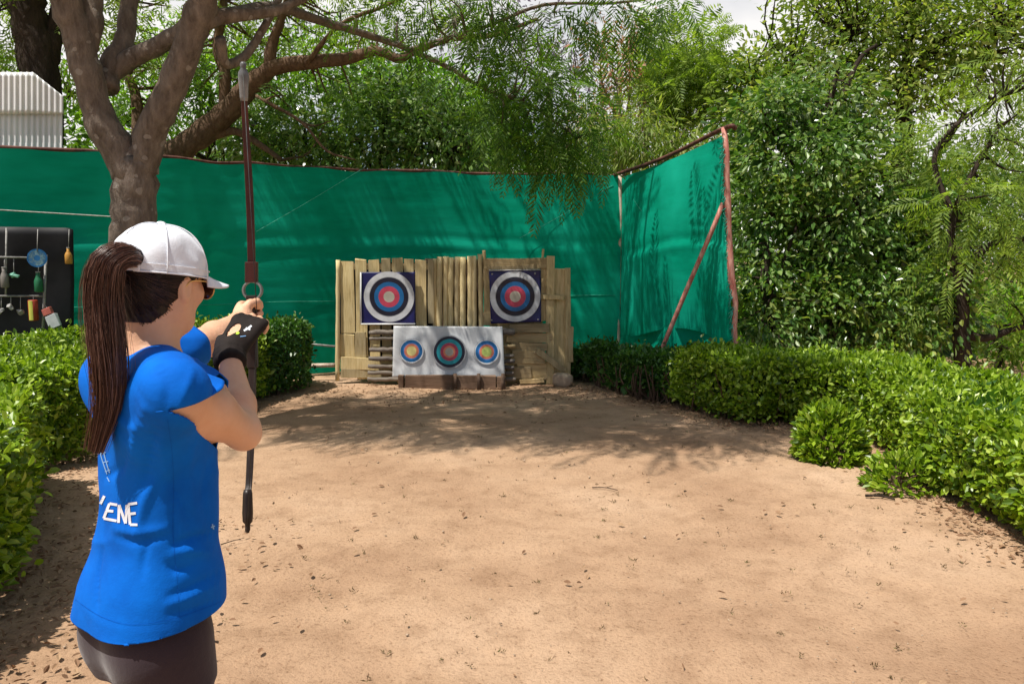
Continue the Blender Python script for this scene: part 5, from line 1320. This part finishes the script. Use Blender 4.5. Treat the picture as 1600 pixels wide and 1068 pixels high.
def gn(p):
    q = p - NB; al = q @ neck_ax; rad = np.linalg.norm(q - al[:, None] * neck_ax, axis=1)
    return np.where(al > -.11, rad - .060 - .25 * np.maximum(-al - .02, 0) - .022 * np.clip((q @ Fb) / .07, -.3, 1), .05)
sc_, sF = trim(sc_, sF, gn)
# keep the largest piece only (drops the capped sleeve ends)
def largest(co, F):
    par = np.arange(len(co))
    lab = np.arange(len(co))
    while True:
        m = lab[F].min(1); new = lab.copy()
        for k in range(4): np.minimum.at(new, F[:, k], m)
        new = new[new]
        if (new == lab).all(): break
        lab = new
    best = np.bincount(lab).argmax(); F = F[(lab[F] == best).all(1)]; used = np.unique(F); mp = np.full(len(co), -1); mp[used] = np.arange(len(used))
    return co[used], mp[F]
sc_, sF = largest(sc_, sF)
# folds: ridges (+) and creases (-) along lines seen on the cloth, pushed along the surface normal
bv = BVHTree.FromPolygons([Vector(x) for x in sc_], sF.tolist())
def onto(px, py, tree=None):
    d = Vector(ray(px, py)).normalized(); h = (tree or bv).ray_cast(Vector((0, 0, CAMZ)), d)
    return (np.array(h[0]), np.array(h[1])) if h[0] is not None else (None, None)
FOLDS = [([(255, 735), (232, 770), (222, 800), (215, 835)], .007, .010), ([(262, 745), (285, 785), (300, 830)], -.007, .009), ([(185, 838), (215, 845), (262, 836)], -.006, .009), ([(180, 826), (220, 833), (262, 824)], .006, .011),
         ([(272, 850), (300, 840), (336, 832)], -.008, .008), ([(272, 866), (300, 860), (332, 862)], .008, .010), ([(262, 880), (275, 890), (300, 884)], -.007, .008), ([(265, 930), (300, 915), (342, 895)], -.006, .007), ([(262, 945), (300, 932), (342, 912)], .005, .007),
         ([(265, 960), (305, 950), (343, 935)], -.005, .007), ([(270, 770), (272, 820), (275, 850)], -.006, .007), ([(250, 690), (262, 730), (258, 770)], .006, .010), ([(160, 860), (152, 900), (150, 950)], -.005, .009), ([(232, 840), (225, 870), (222, 900)], -.005, .008),
         ([(205, 700), (190, 730), (165, 745)], -.006, .010), ([(225, 640), (210, 690), (200, 730)], .006, .012), ([(245, 660), (235, 710), (226, 760)], -.006, .010), ([(300, 700), (292, 740), (300, 790)], .006, .012), ([(325, 720), (318, 770), (326, 820)], -.005, .010),
         ([(240, 560), (262, 600), (258, 640)], -.004, .010), ([(300, 580), (290, 610), (280, 640)], .005, .009), ([(205, 590), (225, 625), (248, 650)], -.002, .010), ([(180, 640), (200, 665), (235, 668)], .005, .010)]
nn = vnormals(sc_, sF); wst = np.exp(-((sc_[:, 2] - 1.03) / .14) ** 2)
rdg = lambda seed, fr, st: (1 - np.abs(snoise(sc_ * np.array(st), seed, fr))) ** 3
disp = .0025 * snoise(sc_, 61, 14) * np.clip((1.3 - sc_[:, 2]) / .2, .2, 1) + .0045 * wst * rdg(62, 9, (1, 1, 2.6)) + .003 * (1 - wst) * rdg(63, 11, (1.6, 1.6, .6)) + .0012 * snoise(sc_, 64, 45)
for pix, amp, sig in FOLDS:
    L = [onto(*p) for p in catmull(pix, 5)]; L = np.array([x[0] for x in L if x[0] is not None])
    if len(L) < 3: continue
    near = np.linalg.norm(sc_ - L.mean(0), axis=1) < .25; q = sc_[near]
    dd = np.linalg.norm(q[:, None] - L[None], axis=2); j = dd.argmin(1); tt = j / (len(L) - 1)
    disp[near] += amp * np.exp(-(dd.min(1) / sig) ** 2) * np.sin(np.pi * np.clip(.12 + .76 * tt, 0, 1))
sc_ = sc_ + nn * disp[:, None]; sc_ = relax(sc_, sF, 1, .4)
shirt = np_mesh('t_shirt', sc_, sF, M['shirt'], person)
sm = shirt.modifiers.new('thick', 'SOLIDIFY'); sm.thickness = .003; sm.offset = -1
bv = BVHTree.FromPolygons([Vector(x) for x in sc_], sF.tolist())
def sleeve(S, E, M_, dn, r0, r1, seed):
    d = nrm(E - S); up_ = V(ROWS[8][1], ROWS[8][2], ROWS[8][0]); nb_ = nrm(S - up_); B0 = S + (up_ - S) * .34 + V(0, 0, -.022)
    K_, N_ = 40, 22; rg = []
    u0 = nrm(V(0, 0, 1) - nb_ * nb_[2]); v0 = np.cross(nb_, u0); u1 = nrm(V(0, 0, 1) - d * d[2]); v1 = np.cross(d, u1)
    for i in range(N_):
        t = i / (N_ - 1)
        for k in range(K_):
            a = 2 * math.pi * k / K_; c_, s_ = math.cos(a), math.sin(a)
            p0 = B0 + (u0 * c_ + v0 * s_) * r0
            p1 = S + (u1 * c_ + v1 * s_) * (r1 + .002 * math.sin(a * 3 + seed) + .0012 * math.sin(a * 7)); p1 = p1 + d * (((M_ - p1) @ dn) / (d @ dn))
            o = (nrm(u0 * c_ + v0 * s_) * (1 - t) + (u1 * c_ + v1 * s_) * t)
            w = .005 * math.sin(math.pi * t) ** 1.0 + .0028 * math.sin(a * 4 + t * 5 + seed) * math.sin(math.pi * t) + .0016 * math.sin(a * 9 - t * 7) * math.sin(math.pi * t)
            rg.append(p0 * (1 - t) + p1 * t + o * w)
    rg = np.array(rg); i, k = np.meshgrid(np.arange(N_ - 1), np.arange(K_), indexing='ij'); i = i.ravel(); k = k.ravel()
    o = np_mesh('sleeve', rg, np.stack([i * K_ + k, i * K_ + (k + 1) % K_, (i + 1) * K_ + (k + 1) % K_, (i + 1) * K_ + k], 1), M['shirt'], shirt)
    sm = o.modifiers.new('thick', 'SOLIDIFY'); sm.thickness = .003; sm.offset = 1
    mb = MB(); st = rg.reshape(N_, K_, 3)[N_ - 3]; cen = st.mean(0); st = st + (st - cen) * .03; mb.tube(np.vstack([st, st[:1]]), .0009, 5, cap=False); mb.build('seam', M['seam'], shirt, True)
sleeve(SH_R, EL_R, MOUTH + MN * .004, MN, .0585, .0625, 1.0)
sleeve(SH_L, EL_L, SH_L + (EL_L - SH_L) * .84, nrm(EL_L - SH_L), .054, .060, 4.0)
def stroke(mb, pix, w, lift=.0013, mi=0, tree=None):
    P = catmull(pix, 4) if len(pix) > 2 else np.linspace(pix[0], pix[1], 7)
    T = nrm(np.gradient(P, axis=0)); Nn = np.column_stack([-T[:, 1], T[:, 0]]); vs = []; ok = True
    for p, n_ in zip(P, Nn):
        for s in (-1, 1):
            h, nr = onto(p[0] + n_[0] * w * s / 2, p[1] + n_[1] * w * s / 2, tree)
            if h is None: ok = False; break
            vs.append(h + nr * lift)
        if not ok: break
    m = len(vs) // 2
    if m > 1: mb.add(vs[:2 * m], [[2 * i, 2 * i + 1, 2 * i + 3, 2 * i + 2] for i in range(m - 1)], mi)
def letters(strokes, w, mat, name, parent, tree=None):
    mb = MB()
    for s_ in strokes: stroke(mb, s_, w, tree=tree)
    if mb.v: mb.build(name, mat, parent)
# KENE across the back, the K half hidden round the edge of the body
K_ = [[(154.5, 781), (155.5, 809)], [(164, 774), (156.5, 789)]]
E1 = [[(172, 786), (168, 796), (163, 809)], [(172, 786), (184, 788)], [(167, 797), (178, 798)], [(163, 809), (183, 813)]]
N_ = [[(186, 816), (187, 788)], [(187, 788), (197, 817)], [(197, 817), (199, 788)]]
E2 = [[(201, 787), (204, 819)], [(201, 787), (215, 785)], [(203, 802), (213, 801)], [(204, 819), (215.5, 819)]]
for s_, nm in ((K_, 'letter'), (E1, 'letter'), (N_, 'letter'), (E2, 'letter')): letters(s_, 4.2, M['white_ink'], nm, shirt)
letters([[(156, 700), (160, 716), (168, 740)], [(160, 695), (166, 718), (172, 738)], [(158, 708), (166, 706)], [(161, 722), (170, 720)], [(165, 736), (173, 733)], [(168, 745), (172, 752)]], 1.6, M['pale_ink'], 'print', shirt)
letters([[(331, 818), (333, 826)], [(329, 823), (335, 821)]], 2.0, M['pale_ink'], 'print', shirt)

def seam_line(pix, w=1.0): letters([pix], w, M['seam'], 'seam', shirt)
seam_line([(262, 655), (268, 700), (271, 760), (270, 830), (276, 900), (281, 975)], .55)
seam_line([(118, 936), (158, 962), (204, 975), (262, 968), (320, 949), (346, 938)], .5)
# ---- leggings
lg = Field((-1.15, 1.35, .05), (-.45, 2.1, 1.02), 0.0052)
torso(lg, .003); legs(lg, .0035)
lc, lF = lg.mesh(); lc = relax(lc, lF, 2)
lc, lF = trim(lc, lF, lambda p: .98 - p[:, 2]); lc, lF = trim(lc, lF, lambda p: p[:, 2] - .115)
np_mesh('leggings', lc, lF, M['leggings'], person)
# ---- shoes
for i in (0, 1):
    a = ANK[i]; fd = hv(YAW - 25 * (1 - i) - 2); s_ = Field(a - .32, a + .32, .006)
    s_.cone(a + V(0, 0, .01), a + V(0, 0, -.03), .042, .046, .03); s_.cone(a + V(0, 0, -.035) - fd * .025, a + fd * .15 + V(0, 0, -.052), .044, .034, .04); s_.cone(a + V(0, 0, -.055) - fd * .03, a + fd * .15 + V(0, 0, -.06), .036, .032, .03)
    c_, f_ = s_.mesh(); c_ = relax(c_, f_, 2); c_[:, 2] = np.maximum(c_[:, 2], .004); np_mesh('shoe', c_, f_, M['shoe'], person)
# ---- glove on the drawing hand
gl = Field(WR_R - .16, WR_R + .20, .0034)
right_hand(gl, .0022, False); gl.cone(WR_R - AR * .0 + (EL_R - WR_R) * .10, WR_R + AR * .03, .0345, .031, .012)
for c in (-.030, -.010, .010, .029): gl.cone(KN_R - AR * .01 + CR * c, KN_R + AR * .016 + CR * c - BR * .008, .0145, .0125, .006)
gl.cone(WR_R + AR * .022 - CR * .026 - BR * .006, WR_R + AR * .052 - CR * .042 - BR * .018, .0195, .0155, .008)
for q in (.03, .10, .17):                             # stitched rolls of the wrist strap
    m_ = WR_R + (EL_R - WR_R) * q * .8; n_ = nrm(EL_R - WR_R); u_ = nrm(np.cross(n_, V(0, 0, 1))); w_ = np.cross(n_, u_)
    rr = .0295 if q > .05 else .0285
    ring = [m_ + (u_ * math.cos(t) + w_ * math.sin(t)) * rr for t in np.linspace(0, 2 * math.pi, 14)]
    for k_ in range(13): gl.cone(ring[k_], ring[k_ + 1], .0085, .0085, .006)
gc, gF = gl.mesh(); gc = relax(gc, gF, 2)
hole = WR_R * .52 + KN_R * .48 + BR * .022 - CR * .014
def gh(p):
    q = p - hole; a_ = q @ AR; c_ = q @ CR; b_ = q @ BR
    return np.where(b_ > -.018, np.sqrt((a_ / 2.6) ** 2 + c_ ** 2) - .0125, .02)
gc, gF = trim(gc, gF, gh); gc, gF = trim(gc, gF, lambda p: .022 - (p - KN_R) @ AR)
nE = nrm(EL_R - WR_R); gc, gF = trim(gc, gF, lambda p: .052 - (p - WR_R) @ nE); gc, gF = largest(gc, gF)
glove = np_mesh('glove', gc, gF, M['glove'], person); sm = glove.modifiers.new('thick', 'SOLIDIFY'); sm.thickness = .002; sm.offset = -1
gt = BVHTree.FromPolygons([Vector(x) for x in gc], gF.tolist())
letters([[(381, 517), (388, 513), (393, 509)], [(384, 513), (391, 515)]], 3.0, M['white_ink'], 'emblem', glove, gt)
letters([[(366, 520), (371, 521), (373, 519)]], 3.6, M['lime_ink'], 'emblem', glove, gt)
letters([[(375, 526), (384, 525)]], 1.2, M['pale_ink'], 'emblem', glove, gt)

# ---- scalp hair, ponytail
hf = Field(HC - .17, HC + .17, .0042)
hf.ell(hp(0, -.012, .022), (.0785, .0965, .0895), HB, .02); hf.ell(hp(0, -.050, -.045), (.054, .044, .058), HB, .04)
hc_, hF = hf.mesh(); hc_ = relax(hc_, hF, 2)
loc = lambda p: (p - HC) @ HB.T
def gha(p):
    l = loc(p); hl = -.032 + .9 * (l[:, 1] + .03)      # hairline rises from nape to ear, then round the forehead
    return np.minimum(l[:, 2] + .086, .7 * (l[:, 2] + .030 - (l[:, 1] + .004)))
hn = vnormals(hc_, hF); hc_ = hc_ + hn * (.0015 * np.sin(loc(hc_)[:, 0] * 420 + 30 * loc(hc_)[:, 2]))[:, None]
hc_, hF = trim(hc_, hF, gha)
hair_o = np_mesh('hair', hc_, hF, M['hair_flat'], person)
hbv = BVHTree.FromPolygons([Vector(x) for x in hc_], hF.tolist()); rng = np.random.default_rng(301); mb = MB()
root_l = np.array([0, -.125, .03])
for k in range(700):                                # combed hair drawn back to the tie
    s_ = -1 if rng.random() < .5 else 1; t = rng.random()
    a_l = np.array([s_ * (.02 + .058 * t ** .6), -.085 + .082 * t, -.088 + .060 * t - .010 * math.sin(math.pi * t) + rng.uniform(-.010, .045)])
    pts = []
    for q in np.linspace(0, .92, 9):
        l = a_l * (1 - q) + root_l * q; l[0] += s_ * .03 * math.sin(math.pi * q) * t; l[2] += -.014 * math.sin(math.pi * q)
        h = hbv.find_nearest(Vector(hp(*l))) if (q > .14 or t > .7) else bbv.find_nearest(Vector(hp(*l)))
        pts.append(np.array(h[0]) + np.array(h[1]) * rng.uniform(.0003, .0016))
    mb.tube(pts, np.linspace(.0005, .0012, 9), 3, cap=False)
mb.build('combed_strands', M['hair_cap_shade'], hair_o, True)['kind'] = 'stuff'
rng = np.random.default_rng(300)
PT = catmull([list(at(217, 411, 1.625)) + [.014], list(at(204, 401, 1.585)) + [.018], list(at(184, 401, 1.555)) + [.024], list(at(166, 418, 1.540)) + [.029], list(at(161, 470, 1.540)) + [.0305], list(at(166, 530, 1.535)) + [.0295], list(at(171, 590, 1.535)) + [.025], list(at(167, 640, 1.545)) + [.017], list(at(150, 704, 1.558)) + [.004]], 5)
Tn = nrm(np.gradient(PT[:, :3], axis=0)); Un = np.zeros_like(Tn); u = nrm(np.cross(Tn[0], V(0, 0, 1)))
for i in range(len(PT)): u = nrm(u - Tn[i] * (u @ Tn[i])); Un[i] = u
Wn = np.cross(Tn, Un)
pony = empty('ponytail', PT[0, :3] - np.array(person.location), None, None); pony.parent = person
def world_mesh(mb, name, mat, parent, smooth=True): return mb.build(name, mat, parent, smooth)
mb = MB(); mb.tube(PT[:, :3], PT[:, 3] * .72, 14); mb.build('core', M['hair_flat'], pony, True)
mb = MB()
for k in range(2800):
    a = rng.uniform(0, 2 * math.pi); r0 = rng.uniform(.45, 1.0) ** .6; fl = rng.normal(0, .20); ph = rng.uniform(0, 6.28); i0 = 0 if rng.random() < .8 else rng.integers(0, 8); i1 = len(PT) - (0 if rng.random() < .45 else rng.integers(1, 18))
    if i1 - i0 < 8: continue
    ii = np.arange(i0, i1, 2); t = ii / len(PT)
    rr = PT[ii, 3] * r0 * (1.0 + .07 * rng.normal() + .13 * np.sin(t * rng.uniform(5, 10) + ph)) + .014 * np.maximum(t - .5, 0) * rng.normal()
    an = a + fl * t * 4; stray = rng.random() < .07
    if stray: rr = rr * (1 + rng.uniform(.2, .8) * t)
    pts = PT[ii, :3] + Un[ii] * (np.cos(an) * rr)[:, None] + Wn[ii] * (np.sin(an) * rr)[:, None]
    w = rng.uniform(.00035, .0011) * (.5 if stray else 1); mb.tube(pts, np.linspace(w, w * .45, len(pts)), 3, cap=False)
mb.build('strands', M['hair'], pony, True)['kind'] = 'stuff'
mb = MB(); e = PT[3]; ring = [e[:3] + (Un[3] * math.cos(t) + Wn[3] * math.sin(t)) * e[3] * 1.02 for t in np.linspace(0, 2 * math.pi, 22)]
for j in range(3): mb.tube([p + Tn[3] * (.004 * j - .004) for p in ring], .0036, 6)
mb.build('hair_tie', M['black'], pony, True)

# ---- cap
capb = np.array([Rh, nrm(Fh + Uh * -.02), nrm(Uh + Fh * .02)]); CC = hp(0, -.006, .033)
CR_, CF_, CU_ = .0890, .1085, .0870
def cp(th, ph, o=0.0):
    """th 0 = front, positive to her right; ph 0 rim .. pi/2 top"""
    s = math.sin(ph) ; c = max(math.cos(ph), 0) ** .78
    return CC + capb[0] * math.sin(th) * c * (CR_ + o) + capb[1] * math.cos(th) * c * (CF_ + o) + capb[2] * (s ** .95 * (CU_ + o) - .019 * (1 - s))
nt_, np_ = 120, 34; co = []
for i in range(nt_):
    for j in range(np_):
        ph = j / (np_ - 1) * math.pi / 2; th = 2 * math.pi * i / nt_
        w = .0016 * math.sin(th * 5 + ph * 6) * math.cos(ph) + .0012 * math.sin(th * 11 - ph * 9) * math.cos(ph) - .0012 * abs(math.sin(th * 3)) ** 8
        co.append(cp(th, ph, w))
co = np.array(co); i, j = np.meshgrid(np.arange(nt_), np.arange(np_ - 1), indexing='ij'); i = i.ravel(); j = j.ravel()
cF = np.stack([i * np_ + j, ((i + 1) % nt_) * np_ + j, ((i + 1) % nt_) * np_ + j + 1, i * np_ + j + 1], 1)
def gc_(p):
    q = (p - CC) @ capb.T; back = q[:, 1] < 0; z = q[:, 2] + .019
    return np.where(back, np.sqrt(q[:, 0] ** 2 + np.maximum(z - .014, 0) ** 2) - .041, .05)
co, cF = trim(co, cF, gc_)
capr = empty('cap', CC - np.array(person.location), None, None); capr.parent = person
o = np_mesh('crown', co, cF, M['cap'], capr); sm = o.modifiers.new('thick', 'SOLIDIFY'); sm.thickness = .0025; sm.offset = 1
mb = MB()
for k in range(6):
    th0 = math.pi / 6 + k * math.pi / 3; th0 = k * math.pi / 3
    if k == 3: seam = [cp(th0, ph, .0025) for ph in np.linspace(.75, 1.55, 10)]
    else: seam = [cp(th0, ph, .0025) for ph in np.linspace(.0, 1.55, 18)]
    mb.tube(seam, .0013, 5)
rim = [cp(th, .0, .002) for th in np.linspace(-math.pi + .42, math.pi - .42, 60)]; mb.tube(rim, .0018, 5)
rim = [cp(th, .14, .002) for th in np.linspace(-math.pi + .42, math.pi - .42, 60)]; mb.tube(rim, .0009, 5)
arch = []
for t in np.linspace(0, math.pi, 24):
    x = .041 * math.cos(t); z = .014 + .041 * math.sin(t) - .019
    best = min(((th, ph) for th in (math.pi + math.asin(max(-1, min(1, -x / CR_ / .97))),) for ph in np.linspace(0, 1.2, 60)), key=lambda q: abs(((cp(*q) - CC) @ capb[2]) - z)); arch.append(cp(best[0], best[1], .0025))
mb.tube(arch, .0022, 6)
mb.build('seam', M['cap'], capr, True)
mb = MB(); mb.lathe(cp(0, math.pi / 2, .0), [(.011, 0), (.010, .004), (.006, .007), (.001, .008)], 16, capb[2]); mb.build('button', M['cap'], capr, True)
bc = [];
for th in np.linspace(math.pi - .56, math.pi + .56, 26):
    for ph in (.0, .045, .09, .135): bc.append(cp(th, ph, .0035))
o = np_mesh('strap', np.array(bc), quad_grid(26, 4), M['cap'], capr); sm = o.modifiers.new('thick', 'SOLIDIFY'); sm.thickness = .002
br = []; nb = 41
for a_ in np.linspace(-1, 1, nb):
    th = a_ * 1.02; b0 = cp(th, .03, .001); ln = .070 * (1 - abs(a_) ** 2.6) ** .5
    for v in np.linspace(0, 1, 12):
        p = b0 + capb[1] * ln * v + capb[0] * (a_ * .004 * v) - capb[2] * (ln * v * .10 + .022 * abs(a_) ** 2 * v)
        br.append(p)
o = np_mesh('brim', np.array(br), quad_grid(nb, 12), M['cap'], capr); sm = o.modifiers.new('thick', 'SOLIDIFY'); sm.thickness = .004; sm.offset = 0
# ---- sunglasses
sg = empty('sunglasses', hp(0, .09, .0) - np.array(person.location), None, None); sg.parent = person
for s in (-1, 1):
    mb = MB(); mb.tube(catmull([hp(s * .064, .080, .004), hp(s * .0765, .045, .006), hp(s * .079, .005, .004), hp(s * .078, -.012, -.010)], 4), .0016, 6); mb.build('temple', M['gold'], sg, True)
    vs = [hp(s * .034, .097, -.004)]; 
    for t in np.linspace(0, 2 * math.pi, 20, endpoint=False): x = .030 * math.cos(t); vs.append(hp(s * .034 + x, .097 - .22 * max(0, s * x + .0) - abs(x) * .1, -.006 + .024 * math.sin(t)))
    mb = MB(); mb.add(vs, [[0, 1 + k, 1 + (k + 1) % 20] for k in range(20)]); o = mb.build('lens', M['lens'], sg, True); sm = o.modifiers.new('thick', 'SOLIDIFY'); sm.thickness = .002
    mb = MB(); mb.tube(vs[1:] + [vs[1]], .0015, 5); mb.build('rim', M['gold'], sg, True)

# ------------------------------------------------------------------ the bow
def bp(d, z, r=0.0): return GRIP + BOW_DIR * d + V(0, 0, z - GRIP[2]) + BOW_R * r
zt = at(383, 96, 2.26)[2]; zb = at(388, 832, 2.26)[2]
bow = empty('bow', V(GRIP[0], GRIP[1], zb), 'dark red-brown recurve bow with a round sight ring, held upright by the archer', 'bow')
pxz = lambda py, Y=2.38: at(390, py, Y)[2]
lean = lambda z: .003 + (z - GRIP[2]) * (.034 if z > GRIP[2] else .014)                     # the bow leans a little to the left at the top
def limb_shape(name, zs, ds, ws, ths, mat):
    """flat limb: width across, thickness along the shooting direction"""
    R = catmull(np.column_stack([zs, ds, ws, ths]), 8); vs = []
    for z, d, w, t in R:
        for a, b in ((-1, -1), (1, -1), (1, 1), (-1, 1)): vs.append(bp(d + b * t / 2, z, lean(z) + a * w / 2))
    n = len(R); fs = [[i * 4 + k, i * 4 + (k + 1) % 4, i * 4 + 4 + (k + 1) % 4, i * 4 + 4 + k] for i in range(n - 1) for k in range(4)] + [[3, 2, 1, 0], [n * 4 - 4, n * 4 - 3, n * 4 - 2, n * 4 - 1]]
    mb = MB(); mb.add(vs, fs); return mb.build(name, M[mat], bow, False, bevel=.002)
zc = GRIP[2]
limb_shape('limb', [pxz(412), pxz(330), pxz(250), pxz(190), pxz(150, 2.3)], [.0, -.025, -.07, -.11, -.125], [.021, .021, .020, .018, .016], [.016, .013, .010, .009, .008], 'bow_red')
limb_shape('limb', [pxz(560), pxz(640), pxz(705), pxz(740), pxz(768, 2.3)], [.0, -.025, -.07, -.10, -.125], [.021, .021, .020, .019, .018], [.016, .013, .010, .009, .009], 'bow_dark')
limb_shape('riser', [pxz(409), pxz(425), pxz(441)], [.0, .0, .0], [.034, .034, .034], [.030, .030, .030], 'bow_red')
limb_shape('grip', [pxz(462), pxz(490), pxz(530), pxz(575)], [.0, .004, .002, .0], [.028, .026, .028, .030], [.034, .036, .034, .028], 'bow_dark')
# sight ring between riser and grip
cz = pxz(454); ring = [bp(.0, cz + math.sin(t) * .0265, lean(cz) + .006 + math.cos(t) * .0265) for t in np.linspace(0, 2 * math.pi, 40)]
mb = MB()
vs = []
for t in np.linspace(0, 2 * math.pi, 40, endpoint=False):
    for (dr, dd) in ((-.0028, -.013), (.0028, -.013), (.0028, .013), (-.0028, .013)):
        rr = .0262 + dr; vs.append(bp(dd, cz + math.sin(t) * rr, lean(cz) + .003 + math.cos(t) * rr))
mb.add(vs, [[i * 4 + k, i * 4 + (k + 1) % 4, ((i + 1) % 40) * 4 + (k + 1) % 4, ((i + 1) % 40) * 4 + k] for i in range(40) for k in range(4)])
mb.build('sight_ring', M['bow_grey'], bow, False, bevel=.0015)
# sleeved tips
def tip(name, z0, z1, d0, d1, mat, flip):
    prof = [(0, .011), (.10, .0125), (.35, .0135), (.62, .0165), (.74, .0145), (.82, .0085), (.86, .0085), (.93, .0100), (1.0, .0060)] if not flip else [(0, .0125), (.1, .0150), (.55, .0170), (.74, .0155), (.80, .0085), (.86, .0080), (.93, .0085), (1.0, .0045)]
    P_ = [bp(d0 + (d1 - d0) * t, z0 + (z1 - z0) * t, lean(z0 + (z1 - z0) * t)) for t, r in prof]
    mb = MB(); mb.tube(P_, [r * .9 for t, r in prof], 14); o = mb.build(name, M[mat], bow, True)
    mb = MB()
    for s in (-1, 1):
        mb.tube([bp(d0 + (d1 - d0) * t - .012, z0 + (z1 - z0) * t, lean(z0) + s * .005) for t in (.12, .4, .68)], [.002, .004, .002], 6)
    return o
tip('limb_tip', pxz(158, 2.28), zt, -.125, -.14, 'bow_grey', False); tip('limb_tip', pxz(764, 2.28), zb, -.125, -.14, 'bow_dark', True)
nock = KN_R + AR * .040 - BR * .030
mb = MB()
for z, zz in ((zt - .02, 1), (zb + .02, -1)): mb.tube([bp(-.145, z, lean(z)), nock + V(0, 0, .006 * zz)], .0012, 5)
mb.build('string', M['string'], bow, True)
